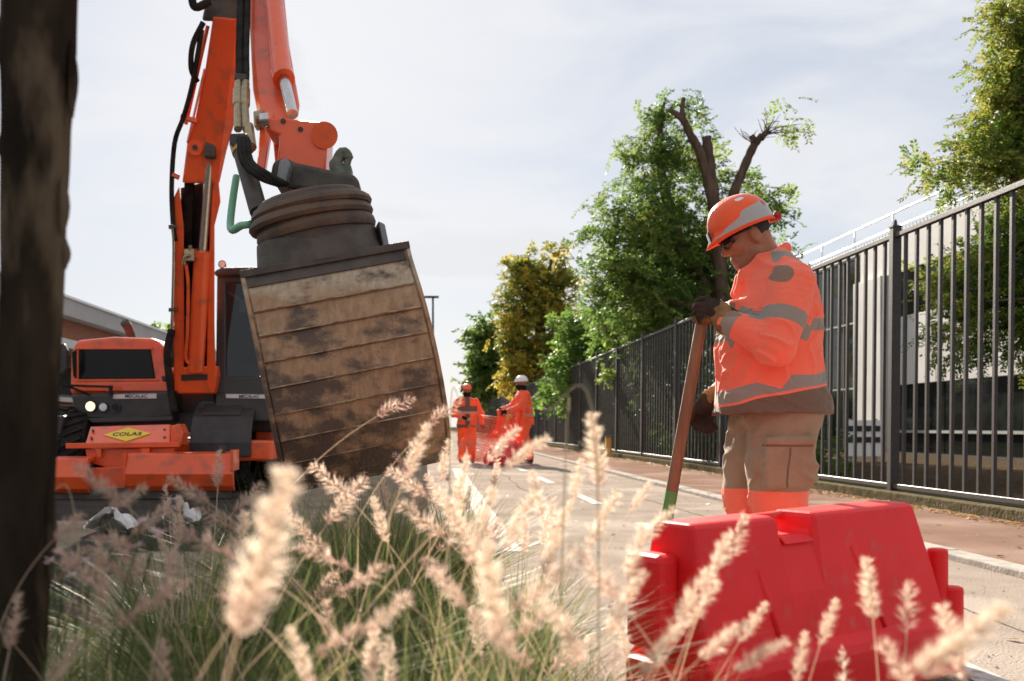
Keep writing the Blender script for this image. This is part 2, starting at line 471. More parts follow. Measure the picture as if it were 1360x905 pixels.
# ---- smooth solid bodies: a distance field meshed into one surface
class Field:
    def __init__(s, lo, hi, h):
        s.lo = np.array(lo, float); s.h = h
        s.n = np.ceil((np.array(hi) - s.lo) / h).astype(int) + 1
        s.ax = [(s.lo[i] + h * np.arange(s.n[i])) for i in range(3)]
        s.F = np.full(s.n, 0.5, np.float32)
    def sub(s, lo, hi):
        sl = []
        for i in range(3):
            a = int(np.clip(math.floor((lo[i] - s.lo[i]) / s.h), 0, s.n[i] - 1)); b = int(np.clip(math.ceil((hi[i] - s.lo[i]) / s.h) + 1, a + 1, s.n[i]))
            sl.append(slice(a, b))
        X = s.ax[0][sl[0]][:, None, None]; Y = s.ax[1][sl[1]][None, :, None]; Z = s.ax[2][sl[2]][None, None, :]
        return tuple(sl), X, Y, Z
    def put(s, sl, d, k):
        f = s.F[sl]
        if k > 0:
            hh = np.maximum(k - np.abs(f - d), 0) / k
            s.F[sl] = np.minimum(f, d) - hh * hh * k * 0.25
        else: s.F[sl] = np.minimum(f, d)
    def cap(s, a, b, ra, rb=None, k=0.03):
        rb = ra if rb is None else rb
        a = np.array(a, float); b = np.array(b, float); m = max(ra, rb) + k + 0.03
        sl, X, Y, Z = s.sub(np.minimum(a, b) - m, np.maximum(a, b) + m)
        ba = b - a; L2 = max(float(ba @ ba), 1e-9)
        t = np.clip(((X - a[0]) * ba[0] + (Y - a[1]) * ba[1] + (Z - a[2]) * ba[2]) / L2, 0, 1)
        d = np.sqrt((X - a[0] - t * ba[0]) ** 2 + (Y - a[1] - t * ba[1]) ** 2 + (Z - a[2] - t * ba[2]) ** 2) - (ra + (rb - ra) * t)
        s.put(sl, d, k); return s
    def chain(s, pts, rs, k=0.03):
        for i in range(len(pts) - 1): s.cap(pts[i], pts[i + 1], rs[i], rs[i + 1], k)
        return s
    def ell(s, c, r, k=0.03, M=None, cut=False):
        c = np.array(c, float); r = np.array(r, float); m = max(r) + k + 0.03
        sl, X, Y, Z = s.sub(c - m, c + m)
        x, y, z = X - c[0], Y - c[1], Z - c[2]
        if M is not None:
            A = np.array(M.transposed())
            x, y, z = [A[i, 0] * x + A[i, 1] * y + A[i, 2] * z for i in range(3)]
        q = np.sqrt((x / r[0]) ** 2 + (y / r[1]) ** 2 + (z / r[2]) ** 2)
        g = np.sqrt((x / r[0] ** 2) ** 2 + (y / r[1] ** 2) ** 2 + (z / r[2] ** 2) ** 2) + 1e-6
        d = q * (q - 1) / g
        if cut: s.F[sl] = np.maximum(s.F[sl], -d)
        else: s.put(sl, d, k)
        return s
    def rbox(s, c, r, rad=0.01, k=0.0):
        c = np.array(c, float); r = np.array(r, float); m = max(r) + k + 0.03
        sl, X, Y, Z = s.sub(c - m, c + m)
        qx, qy, qz = np.abs(X - c[0]) - r[0] + rad, np.abs(Y - c[1]) - r[1] + rad, np.abs(Z - c[2]) - r[2] + rad
        d = np.sqrt(np.maximum(qx, 0) ** 2 + np.maximum(qy, 0) ** 2 + np.maximum(qz, 0) ** 2) + np.minimum(np.maximum(qx, np.maximum(qy, qz)), 0) - rad
        s.put(sl, d, k); return s
    def loft(s, zs, cx, a, cy, b, k=0.03, p=2.3):
        """upright body with (super)elliptic sections"""
        sl, X, Y, Z = s.sub((s.lo[0], s.lo[1], zs[0] - 0.02), (s.ax[0][-1], s.ax[1][-1], zs[-1] + 0.02))
        I = lambda q: np.interp(Z, zs, q)
        A, B = I(a), I(b)
        q = (np.abs((X - I(cx)) / A) ** p + np.abs((Y - I(cy)) / B) ** p) ** (1 / p)
        d = (q - 1) * np.minimum(A, B)
        d = np.maximum(d, np.maximum(zs[0] - Z, Z - zs[-1]))
        s.put(sl, d, k); return s
    def wrinkle(s, amp, sx, sy, sz, off=0.0):
        X, Y, Z = np.broadcast_arrays(s.ax[0][:, None, None], s.ax[1][None, :, None], s.ax[2][None, None, :])
        near = np.abs(s.F) < 0.05
        s.F[near] += amp * vnoise(X[near] * sx + off, Y[near] * sy + off * 2, Z[near] * sz + off * 3)
        return s
    def fold(s, amp, nrm_, freq, warp, off=0.0):
        """creases: ridges running across the direction nrm_, wandering and fading in patches"""
        X, Y, Z = np.broadcast_arrays(s.ax[0][:, None, None], s.ax[1][None, :, None], s.ax[2][None, None, :])
        near = np.abs(s.F) < 0.05; x, y, z = X[near], Y[near], Z[near]
        u = (x * nrm_[0] + y * nrm_[1] + z * nrm_[2]) * freq + 1.6 * vnoise(x * warp + off, y * warp, z * warp + off)
        m = np.clip(.25 + .9 * vnoise(x * 6 + off * 2, y * 6 + off, z * 6), 0, 1)
        s.F[near] -= amp * m * (1 - np.abs(np.sin(u * 1.57)) ** .7)
        return s
    def crease(s, amp, M3, sc, off=0.0, cover=.3):
        """sharp cloth creases: ridged noise stretched along the first row of M3"""
        X, Y, Z = np.broadcast_arrays(s.ax[0][:, None, None], s.ax[1][None, :, None], s.ax[2][None, None, :])
        near = np.abs(s.F) < 0.04; x, y, z = X[near], Y[near], Z[near]
        M3 = np.array(M3, float); a, b_, c = [M3[i, 0] * x + M3[i, 1] * y + M3[i, 2] * z for i in range(3)]
        w_ = .8 * vnoise(x * 9 + off, y * 9, z * 9)
        r = np.clip(1 - 2.6 * np.abs(vnoise(a * sc * .28 + off + w_ * .3, b_ * sc + off * 2 + w_, c * sc + off * 3)), 0, 1) ** 1.5
        m = np.clip(cover + .9 * vnoise(x * 5 + off * 2, y * 5 + off, z * 5), 0, 1)
        s.F[near] -= amp * m * (r - .2)
        return s
    def mesh(s):
        F = s.F; Sg = F < 0; n = s.n
        c = [F[dx:n[0] - 1 + dx, dy:n[1] - 1 + dy, dz:n[2] - 1 + dz] for dx in (0, 1) for dy in (0, 1) for dz in (0, 1)]
        cnt = sum((q < 0).astype(np.int8) for q in c)
        idx = np.nonzero((cnt > 0) & (cnt < 8))
        vals = np.stack([q[idx] for q in c], 1)
        corn = np.array([(dx, dy, dz) for dx in (0, 1) for dy in (0, 1) for dz in (0, 1)], float)
        pos = np.zeros((len(idx[0]), 3)); m = np.zeros(len(idx[0]))
        for i in range(8):
            for j in range(i + 1, 8):
                if np.abs(corn[i] - corn[j]).sum() != 1: continue
                x = (vals[:, i] < 0) != (vals[:, j] < 0)
                t = vals[x, i] / (vals[x, i] - vals[x, j])
                pos[x] += corn[i] + (corn[j] - corn[i]) * t[:, None]; m[x] += 1
        V = (pos / m[:, None] + np.stack(idx, 1)) * s.h + s.lo
        vid = np.full(tuple(n - 1), -1, np.int64); vid[idx] = np.arange(len(V))
        faces = []
        for ax in range(3):
            o1, o2 = [(1, 2), (2, 0), (0, 1)][ax]
            A = np.take(Sg, np.arange(n[ax] - 1), ax); B = np.take(Sg, np.arange(1, n[ax]), ax)
            e = np.nonzero(A != B); e = np.stack(e, 1)
            e = e[(e[:, o1] > 0) & (e[:, o2] > 0) & (e[:, o1] < n[o1] - 1) & (e[:, o2] < n[o2] - 1)]
            u = np.zeros(3, int); u[o1] = 1; v = np.zeros(3, int); v[o2] = 1
            q = np.stack([vid[tuple((e - d).T)] for d in (u + v, v, 0 * u, u)], 1)
            fl = Sg[tuple(e.T)]
            q[~fl] = q[~fl][:, ::-1]
            faces.append(q)
        return V, np.concatenate(faces)

pm('straw', (0.55, 0.45, 0.27), None, rough=0.8)

# ================================================================== SETTING
def sheet(name, x0, x1, y0, y1, z, mat):
    o = MB().add([(x0, y0, z), (x1, y0, z), (x1, y1, z), (x0, y1, z)], [(0, 1, 2, 3)]).build(name, mat)
    return tag(o, kind='structure')
sheet('ground', -900, 900, -60, 1800, -0.012, 'dark_asphalt')
sheet('road', 0.02, 3.06, -4, 400, 0.0, 'asphalt')
tag(MB().b2((3.224, -4, -0.1), (4.64, 400, 0.034)).build('pavement', 'pavement'), kind='structure')
kerb = empty('kerb', (3.14, 0, 0), None, None); kerb['kind'] = 'structure'
kst = MB().b2((-0.078, 0.004, -0.1), (0.078, 0.996, 0.040)).build('kerb_stone', 'kerb', None, bevel=0.008)
kst.parent = kerb; kst.location = (0, -2, 0)
for i in range(1, 46):
    c = kst.copy(); COL.objects.link(c); c.location = (0, -2 + i, rnd.uniform(-.004, .003))
far = MB().b2((3.062, 44.0, -0.1), (3.218, 400, 0.040)).build('kerb_run', 'kerb', kerb)
tag(MB().b2((4.64, -4, -0.1), (4.98, 400, 0.125)).build('footing', 'mossy', bevel=0.01), kind='structure')
sheet('verge', 4.98, 13.0, -4, 400, 0.03, 'earth')
# painted markings
mk = empty('road_marking', (1.73, 0, 0), None, None); mk['kind'] = 'structure'
dash = MB().add([(-0.055, 0, 0), (0.055, 0, 0), (0.055, 1.7, 0), (-0.055, 1.7, 0)], [(0, 1, 2, 3)]).build('dash', 'paint')
dash.parent = mk; dash.location = (0, 2.6, 0.004)
for i in range(1, 12):
    c = dash.copy(); COL.objects.link(c); c.location = (0, 2.6 + 3.7 * i, 0.004)
el = empty('edge_marking', (0.5, 0, 0), None, None); el['kind'] = 'structure'
MB().add([(0.42, 6.2, 0.004), (0.60, 6.2, 0.004), (0.66, 18.5, 0.004), (0.48, 18.5, 0.004)], [(0, 1, 2, 3)]).build('edge_line', 'paint', el)
# planting bed: uneven soil
nx, ny = 60, 60
gx, gy = np.meshgrid(np.linspace(-3.4, 1.05, nx), np.linspace(0.15, 5.0, ny), indexing='ij')
def bed_edge(x):           # far limit of the planting, measured from the camera
    return np.interp(x, [-3.4, -1.4, -0.8, -0.35, 0.1, 0.35, 0.6, 1.05], [1.7, 1.9, 3.0, 4.3, 4.6, 3.2, 1.9, 1.6])
gz = np.where(gy < bed_edge(gx), 0.05, -0.05) + 0.025 * vnoise(gx * 4, gy * 4, gx * 0) 
V = np.stack([gx, gy, gz], -1).reshape(-1, 3)
ii = np.arange(nx * ny).reshape(nx, ny)
F = np.stack([ii[:-1, :-1], ii[1:, :-1], ii[1:, 1:], ii[:-1, 1:]], -1).reshape(-1, 4)
tag(np_mesh('soil', V, F, 'earth', smooth=True), kind='structure')

# ------------------------------------------------------------------ fence
FX, FB, FT = 4.80, 0.17, 2.77
PITCH, NB = 2.96, 13
Y0 = 10.24 - PITCH
fence = empty('metal_fence', (FX, Y0, 0.125), 'tall dark steel bar fence running along the pavement', 'fence')
LEAN = Matrix.Shear('XY', 4, (0.0, 0.0))
lean = R(0.6)
def share(me_obj, loc):
    c = me_obj.copy(); COL.objects.link(c); c.location = loc; return c
fb = fence.location
post = MB().b2((-0.045, -0.045, -0.02), (0.045, 0.045, FT - 0.125 + 0.06)).build('post', 'fence_paint', bevel=0.005)
post.data.transform(Matrix.Identity(4))
cap_ = MB().b2((-0.05, -0.05, FT - 0.125 + 0.06), (0.05, 0.05, FT - 0.125 + 0.075)).tube([(0, 0, FT - .05), (0, 0, FT - 0.0), (0, 0, FT + 0.02)], [0.02, 0.014, 0.003], 8).build('post_cap', 'fence_paint')
bar = MB().b2((-0.015, -0.02, FB - 0.125), (0.015, 0.02, FT - 0.125 - 0.03)).build('bar', 'fence_paint', bevel=0.003, seg=1)
rail_t = MB().b2((-0.03, 0.046, FT - 0.125 - 0.05), (0.03, PITCH - 0.046, FT - 0.125)).build('rail', 'fence_paint', bevel=0.004, seg=1)
rail_b = MB().b2((-0.03, 0.046, FB - 0.125 - 0.02), (0.03, PITCH - 0.046, FB - 0.125 + 0.028)).build('rail', 'fence_paint', bevel=0.004, seg=1)
spk = MB()
for k in range(40):
    yy = 0.08 + k * (PITCH - 0.16) / 39
    spk.tube([(0, yy, FT - 0.125), (0, yy, FT - 0.125 + 0.035)], [0.006, 0.001], 5)
spikes = spk.build('spike_strip', 'fence_paint'); spikes['kind'] = 'stuff'
firsts = [post, cap_, bar, rail_t, rail_b, spikes]
for o in firsts: o.parent = fence; o.rotation_euler = (0, lean, 0)
farbars = MB()
nbars = 0
for p in range(30):
    yb = p * PITCH
    if p:
        share(post, (0, yb, 0)); share(cap_, (0, yb, 0)); share(rail_t, (0, yb, 0)); share(rail_b, (0, yb, 0))
        if p < 5: share(spikes, (0, yb, 0))
    for k in range(1, NB):
        yy = yb + PITCH * k / NB
        if nbars == 0: bar.location = (0, yy, 0)
        elif nbars < 297: share(bar, (0, yy, 0))
        else: farbars.b2((FX - 0.015 + 0.02, Y0 + yy - 0.02, FB), (FX + 0.015 + 0.02, Y0 + yy + 0.02, FT - 0.03))
        nbars += 1
fbars = farbars.build('bar_run', 'fence_paint', fence); fbars['kind'] = 'stuff'

# fallen leaves along the footing
def flat_leaves(n, xs, ys, zf, size):
    x = xs(n); y = ys(n); z = zf(x, y)
    a = nrs.rand(n) * 6.28; s = size * (0.6 + 0.8 * nrs.rand(n))
    tx, ty = np.cos(a), np.sin(a); t1 = nrs.randn(n) * 0.25; t2 = nrs.randn(n) * 0.25
    P = np.stack([x, y, z], 1)
    u = np.stack([tx, ty, t1], 1) * s[:, None]; v = np.stack([-ty, tx, t2], 1) * s[:, None] * 0.55
    V = np.stack([P - u, P + v, P + u, P - v], 1).reshape(-1, 3)
    V[:, 2] = np.maximum(V[:, 2], np.repeat(z, 4) - 0.003)
    return V, np.arange(n * 4).reshape(-1, 4), np.repeat(nrs.rand(n), 4)
nl = 2600
V, F, T = flat_leaves(nl, lambda n: 4.60 - np.abs(nrs.randn(n)) * 0.12, lambda n: 5 + 30 * nrs.rand(n) ** 1.6, lambda x, y: 0.0 * x + 0.042, 0.022)
V2, F2, T2 = flat_leaves(260, lambda n: 0.7 + 3.9 * nrs.rand(n), lambda n: 3 + 14 * nrs.rand(n), lambda x, y: np.where(x > 3.22, 0.040, np.where(x > 3.05, 0.046, 0.008)), 0.02)
tag(np_mesh('fallen_leaves', np.concatenate([V, V2]), np.concatenate([F, F2 + len(V)]), 'fallen_leaf', attrs={'tint': np.concatenate([T, T2])}),
    'dry yellow leaves drifted along the foot of the fence', 'leaves', kind='stuff')
# weeds at the foot of the fence are added with the foliage

# ------------------------------------------------------------------ building behind the fence
BX = 15.0
ob = empty('office_building', (BX, 30, -0.5), 'white panelled office building with dark glass bands behind the fence', 'building')
gl = pm('window_glass', (0.020, 0.022, 0.020), None, rough=0.06, c3=(0.05, 0.055, 0.045), scale3=0.5, spec=0.2)
MB().b2((BX + 0.35, 14, -0.5), (BX + 12, 44, 6.9)).build('core', 'dark_plastic', ob)
def facade(name, y0, y1, z0, z1, x0, x1, mat, step, gap=0.03, bev=0.01):
    n = max(1, round((y1 - y0) / step)); st = (y1 - y0) / n; first = None
    for i in range(n):
        a = y0 + i * st + gap / 2; b = a + st - gap
        if first is None: first = MB().b2((x0, a, z0), (x1, b, z1)).build(name, mat, ob, bevel=bev)
        else:
            c = first.copy(); COL.objects.link(c); c.location = (0, i * st, 0)
facade('parapet_panel', 34.42, 44, 6.72, 6.98, BX, BX + 0.36, 'concrete_white', 3.4)
facade('parapet_panel', 14, 34.4, 5.70, 6.98, BX, BX + 0.36, 'concrete_white', 3.4)
facade('wall_panel', 14, 32.3, 2.10, 4.25, BX - 0.02, BX + 0.36, 'concrete_white', 3.1)
facade('column_panel', 32.32, 34.4, -0.5, 5.69, BX - 0.25, BX + 0.38, 'concrete_white', 2.1)
facade('window_pane', 14, 32.3, 4.27, 5.68, BX + 0.10, BX + 0.14, gl, 1.7, 0.06, 0)
facade('window_pane', 14, 32.3, 0.66, 2.08, BX + 0.10, BX + 0.14, gl, 1.7, 0.06, 0)
facade('window_pane', 14, 32.3, -0.2, 0.60, BX + 0.10, BX + 0.14, gl, 1.7, 0.06, 0)
facade('transom', 14, 32.3, 0.59, 0.67, BX + 0.04, BX + 0.12, 'fascia', 3.4, 0.0, 0)
facade('plinth', 14, 32.3, -0.5, -0.2, BX - 0.05, BX + 0.3, 'mossy', 3.4, 0.02)
for j, (a, b) in enumerate([(-0.4, 2.1), (2.15, 4.4), (4.45, 6.66)]):
    facade('window_pane', 34.42, 44, a, b, BX + 0.10, BX + 0.14, gl, 1.4, 0.09, 0)
    facade('transom', 34.42, 44, b, b + 0.05, BX + 0.03, BX + 0.12, 'fascia', 4.8, 0.0, 0)
for i in range(7): MB().b2((BX + 0.03, 34.42 + 1.4 * i, -0.4), (BX + 0.099, 34.42 + 1.4 * i + 0.05, 6.66)).build('mullion', 'dark_plastic', ob)
rl = MB()
hr = MB().tube([(BX + 0.2, 14, 7.72), (BX + 0.2, 44, 7.72)], 0.035, 8).build('roof_rail', 'white_metal', ob, smooth=True)
hr = MB().tube([(BX + 0.2, 14, 7.22), (BX + 0.2, 44, 7.22)], 0.035, 8).build('roof_rail', 'white_metal', ob, smooth=True)
for i in range(11): MB().tube([(BX + 0.2, 15 + i * 2.9, 6.98), (BX + 0.2, 15 + i * 2.9, 7.72)], 0.03, 8).build('rail_post', 'white_metal', ob, smooth=True)

# small notice board seen through the bars
nb_ = empty('notice_board', (9.4, 21.4, 0.03), 'white notice board with black bands behind the fence bars', 'sign')
for xx in (9.1, 9.64): MB().b2((xx, 21.4, 0.03), (xx + .06, 21.46, 0.95)).build('post', 'galvanised', nb_)
MB().b2((9.02, 21.36, 0.15), (9.78, 21.395, 0.92)).build('board', 'hard_white', nb_)
for zz in (0.68, 0.44): MB().b2((9.06, 21.345, zz), (9.74, 21.358, zz + 0.12)).build('band', 'black_print', nb_)

# ------------------------------------------------------------------ brick building behind the excavator
bm_ = bpy.data.materials.new('brickwork'); bm_.use_nodes = True
t = bm_.node_tree; b = t.nodes['Principled BSDF']; b.inputs['Roughness'].default_value = 0.9
tcn = t.nodes.new('ShaderNodeTexCoord'); sp = t.nodes.new('ShaderNodeSeparateXYZ'); cb = t.nodes.new('ShaderNodeCombineXYZ')
t.links.new(tcn.outputs['Object'], sp.inputs[0]); t.links.new(sp.outputs['Y'], cb.inputs['X']); t.links.new(sp.outputs['Z'], cb.inputs['Y'])
bt = t.nodes.new('ShaderNodeTexBrick'); bt.inputs['Scale'].default_value = 1.0
bt.inputs['Color1'].default_value = (0.30, 0.085, 0.040, 1); bt.inputs['Color2'].default_value = (0.22, 0.058, 0.030, 1); bt.inputs['Mortar'].default_value = (0.26, 0.17, 0.12, 1)
bt.inputs['Brick Width'].default_value = 0.23; bt.inputs['Row Height'].default_value = 0.075; bt.inputs['Mortar Size'].default_value = 0.008
t.links.new(cb.outputs[0], bt.inputs['Vector']); t.links.new(bt.outputs['Color'], b.inputs['Base Color'])
MATS['brickwork'] = bm_
LX = -12.0
bb = empty('brick_building', (LX, 40, 0), 'low red brick building with a pale flat roof edge', 'building')
MB().b2((LX - 9, 24, -0.02), (LX, 75, 4.36)).build('wall', 'brickwork', bb)
rf = MB().b2((LX - 9.3, 23.7, 4.36), (LX + 0.45, 75.3, 4.92)).build('roof_fascia', 'fascia', bb, bevel=0.01)
MB().b2((LX - 9.4, 23.6, 4.922), (LX + 0.52, 75.4, 5.0)).build('roof_coping', 'white_metal', bb)
MB().b2((LX, 24.2, 3.18), (LX + 1.1, 60, 3.45)).build('canopy', 'concrete_white', bb)
for i in range(9):
    y = 25.0 + 3.4 * i
    wn = MB().b2((LX + 0.003, y, 1.75), (LX + 0.05, y + 1.9, 2.85)).build('window', 'concrete_white', bb)
    MB().b2((LX + 0.051, y + 0.07, 1.83), (LX + 0.07, y + 1.83, 2.77)).build('pane', gl, wn)
    g = MB()
    for k in range(9): g.b2((LX + 0.10, y + 0.1 + k * 0.205, 1.8), (LX + 0.125, y + 0.125 + k * 0.205, 2.8))
    g.b2((LX + 0.097, y, 2.795), (LX + 0.128, y + 1.9, 2.83)).b2((LX + 0.097, y, 1.77), (LX + 0.128, y + 1.9, 1.80)).build('window_grille', 'dark_plastic', wn)
    MB().b2((LX + 0.002, y - 0.1, 1.60), (LX + 0.16, y + 2.0, 1.745)).build('sill', 'concrete_white', wn)

# ------------------------------------------------------------------ street lamp far down the street
p = S(575, 560, 60)
sl_ = empty('street_lamp', (p.x, 60, 0), 'thin dark street lamp post far down the road behind the bucket', 'lamp post')
MB().tube([(p.x, 60, 0), (p.x, 60, 8.55)], [0.10, 0.06], 10).build('pole', 'fence_paint', sl_, smooth=True)
MB().box((p.x - 0.12, 60, 8.6), (0.95, 0.3, 0.12)).build('lantern', 'fence_paint', sl_, bevel=0.02)

# small yellow marker post at the fence foot
p = S(807, 590, 25.6)
yb_ = empty('marker_post', (4.5, 24.6, 0.034), 'short yellow marker post at the fence foot', 'bollard')
MB().b2((4.43, 24.53, 0.034), (4.57, 24.67, 0.52)).build('post', 'yellow_bollard', yb_, bevel=0.02)
MB().b2((4.425, 24.525, 0.52), (4.575, 24.675, 0.55)).build('cap', 'dark_plastic', yb_)

# ================================================================== TREES
def sprays(origin, direc, n_leaf, length, lw, ll, droop=0.25, tint=None, tvar=0.12):
    """pinnate sprays: leaflets in two rows along a drooping stalk. origin, direc (n,3)"""
    n = len(origin)
    d = direc / np.linalg.norm(direc, axis=1, keepdims=True)
    up = np.tile([0, 0, 1.0], (n, 1)) + nrs.randn(n, 3) * 0.35
    s = np.cross(d, up); s /= np.linalg.norm(s, axis=1, keepdims=True) + 1e-6
    nn = np.cross(s, d)
    L_ = length * (0.7 + 0.6 * nrs.rand(n))
    Vs = []; Ts = []
    for i in range(n_leaf):
        tt = (i // 2 + 0.6) / (n_leaf // 2)
        side = 1 if i % 2 else -1
        o = origin + d * (L_ * tt)[:, None]; o[:, 2] -= droop * L_ * tt ** 2
        ld = s * side * 0.85 + d * 0.55 + nrs.randn(n, 3) * 0.22; ld[:, 2] -= 0.25
        ld /= np.linalg.norm(ld, axis=1, keepdims=True)
        wd = np.cross(ld, nn + nrs.randn(n, 3) * 0.35); wd /= np.linalg.norm(wd, axis=1, keepdims=True) + 1e-6
        a = ll * (0.75 + 0.5 * nrs.rand(n)); b_ = lw * (0.75 + 0.5 * nrs.rand(n))
        Vs.append(np.stack([o, o + ld * (a * 0.5)[:, None] + wd * b_[:, None] / 2, o + ld * a[:, None], o + ld * (a * 0.5)[:, None] - wd * b_[:, None] / 2], 1))
        Ts.append(np.repeat(np.clip((tint if tint is not None else 0.4) + nrs.randn(n) * tvar, 0, 1)[:, None], 4, 1))
    V = np.concatenate(Vs).reshape(-1, 3); T = np.concatenate(Ts).reshape(-1)
    return V, T

def crown_points(blobs, total, clump_r, per):
    """twig clumps inside ellipsoids (c, r): positions and outward directions"""
    vol = np.array([b[1][0] * b[1][1] * b[1][2] * (b[2] if len(b) > 2 else 1) for b in blobs]); vol /= vol.sum()
    O, D, K = [], [], []
    for (b, fr) in zip(blobs, vol):
        nc = max(2, int(total * fr / per)); c = np.array(b[0]); r = np.array(b[1])
        q = nrs.randn(nc, 3); q /= np.linalg.norm(q, axis=1, keepdims=True)
        rad = (0.35 + 0.65 * nrs.rand(nc) ** 0.5)
        cc = c + q * rad[:, None] * r
        tone = nrs.randn(nc)
        for j in range(nc):
            m = max(3, int(per * (0.5 + nrs.rand())))
            off = nrs.randn(m, 3) * clump_r * np.array([1, 1, 0.55])
            O.append(cc[j] + off); dd = q[j] * 0.7 + nrs.randn(m, 3) * 0.6; dd[:, 2] += 0.05; D.append(dd); K.append(np.full(m, tone[j]))
    return np.concatenate(O), np.concatenate(D), np.concatenate(K)

def tree(name, label, base, limbs, blobs, total, leafm, n_leaf=12, length=0.3, lw=0.04, ll=0.09, clump=0.32, per=16, tint0=0.4, tintz=0.0, group=None, barkm='bark', tk=0.13):
    root = empty(name, base, label, 'tree', group)
    tr = MB()
    for pts, rr in limbs:
        cv = curve(pts, 5 * (len(pts) - 1)); m = len(cv)
        rad = [float(np.interp(i / (m - 1), np.linspace(0, 1, len(rr)), rr)) * (1 + 0.10 * math.sin(i * 2.3)) for i in range(m)]
        tr.tube(cv, rad, 9)
    tr.build('trunk', barkm, root, smooth=True)
    O, D, K = crown_points(blobs, total, clump, per)
    z0, z1 = O[:, 2].min(), O[:, 2].max()
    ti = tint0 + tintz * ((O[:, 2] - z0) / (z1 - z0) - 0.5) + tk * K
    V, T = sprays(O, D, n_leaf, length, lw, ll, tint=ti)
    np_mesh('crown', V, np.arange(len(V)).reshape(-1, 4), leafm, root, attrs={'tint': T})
    return root

def pb(Y, lst):
    """crown masses: (px, py, rx, ry, dy[, density]) in photo pixels for a tree standing at Y"""
    k = Y / FPX; o = []
    for q in lst:
        c = S(q[0], q[1], Y); o.append(((c.x, c.y + q[4], c.z), (q[2] * k, max(q[2], q[3]) * k * 0.9, q[3] * k)) + ((q[5],) if len(q) > 5 else ()))
    return o

Y = 24.0
P_ = lambda x, y, dy=0: S(x, y, Y + dy)
b0 = S(972, 600, Y); b0.z = 0
limbs = [([b0, P_(968, 470), P_(958, 380), P_(950, 286), P_(942, 215), P_(938, 182)], [0.32, 0.22, 0.17, 0.145, 0.13, 0.115]),
         ([P_(952, 300), P_(934, 215, -.05), P_(917, 180), P_(907, 160), P_(890, 146)], [0.13, 0.12, 0.10, 0.085, 0.06]),
         ([P_(908, 163), P_(906, 146), P_(908, 130)], [0.08, 0.06, 0.05]),
         ([P_(955, 340), P_(972, 265), P_(986, 228), P_(1000, 196), P_(1012, 180)], [0.15, 0.125, 0.11, 0.10, 0.08]),
         ([P_(1000, 198), P_(1001, 186), P_(998, 180)], [0.08, 0.07, 0.07]), ([P_(1010, 184), P_(1020, 174)], [0.09, 0.06]),
         ([P_(960, 470, .5), P_(915, 350, .5), P_(893, 290, .5), P_(878, 225, .5), P_(877, 165, .5), P_(884, 130, .5)], [0.20, 0.17, 0.13, 0.10, 0.07, 0.03]),
         ([P_(955, 400, .3), P_(900, 330, .3), P_(850, 310, .3), P_(815, 300, .3)], [0.12, 0.09, 0.06, 0.03]),
         ([P_(955, 420, -.3), P_(890, 400, -.6), P_(830, 390, -.8)], [0.12, 0.08, 0.03])]
for q in range(26):
    a_ = rnd.uniform(-.2, 2.6); l_ = rnd.uniform(18, 52) * (1.15 if a_ < .7 else .75)
    x0_, y0_ = rnd.choice([(1019, 176), (1014, 180), (1003, 184), (1000, 190)]); ex_, ey_ = x0_ + l_ * math.cos(a_), y0_ - l_ * .62 * math.sin(a_) - 6
    m1_, m2_ = rnd.uniform(-.5, .5), rnd.uniform(-.8, .8)
    limbs.append(([P_(x0_, y0_), P_(x0_ * .55 + ex_ * .45 + rnd.uniform(-4, 4), y0_ * .55 + ey_ * .45 - rnd.uniform(-3, 7), m1_), P_(ex_, ey_, m2_)], [0.014, 0.009, 0.004]))
blobs = pb(Y, [(878, 128, 20, 20, .4, .7), (865, 165, 30, 35, .5), (905, 160, 40, 36, .7, .7), (855, 215, 35, 40, .3), (905, 225, 50, 55, 1.0), (845, 265, 42, 38, 0), (950, 215, 30, 45, 1.2, .5),
                (818, 300, 42, 32, -.3), (870, 305, 60, 40, .4), (925, 300, 50, 60, 1.2), (800, 345, 36, 40, -.4), (850, 365, 70, 45, -.2), (905, 380, 70, 60, .5), (975, 320, 35, 60, 1.3),
                (1010, 250, 34, 40, .5, .55), (1032, 290, 36, 36, .6, .7), (1048, 162, 24, 10, 0, .10), (985, 225, 26, 40, .9, .5), (1042, 335, 40, 30, .8, .9), (1000, 350, 50, 50, 1.3), (820, 410, 46, 40, -.2), (880, 445, 70, 35, 0), (950, 430, 60, 55, 1.5), (1020, 400, 40, 50, 1.8)])
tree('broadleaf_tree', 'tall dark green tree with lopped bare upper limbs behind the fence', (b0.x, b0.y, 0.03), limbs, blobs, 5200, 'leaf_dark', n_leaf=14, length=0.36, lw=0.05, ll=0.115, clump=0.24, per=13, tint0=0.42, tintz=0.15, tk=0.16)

Y = 27.0
b0 = S(846, 600, Y); b0.x = 6.0; b0.z = 0
limbs = [([b0, S(856, 520, Y), S(845, 450, Y), S(840, 390, Y)], [0.12, 0.10, 0.07, 0.03]), ([S(847, 480, Y), S(810, 440, Y), S(795, 420, Y)], [0.06, 0.04, 0.02]), ([S(847, 470, Y), S(880, 430, Y)], [0.06, 0.02])]
blobs = pb(Y, [(862, 375, 38, 28, .3), (845, 415, 40, 26, .3), (885, 415, 44, 32, .5), (910, 445, 42, 24, .6), (820, 448, 26, 18, .4), (860, 450, 40, 20, .3)])
tree('broadleaf_tree', 'small bright green tree leaning over the fence top', (b0.x, Y, 0.03), limbs, blobs, 1500, 'leaf_bright', n_leaf=14, length=0.40, lw=0.06, ll=0.14, clump=0.27, per=14, tint0=0.5, tintz=0.2)

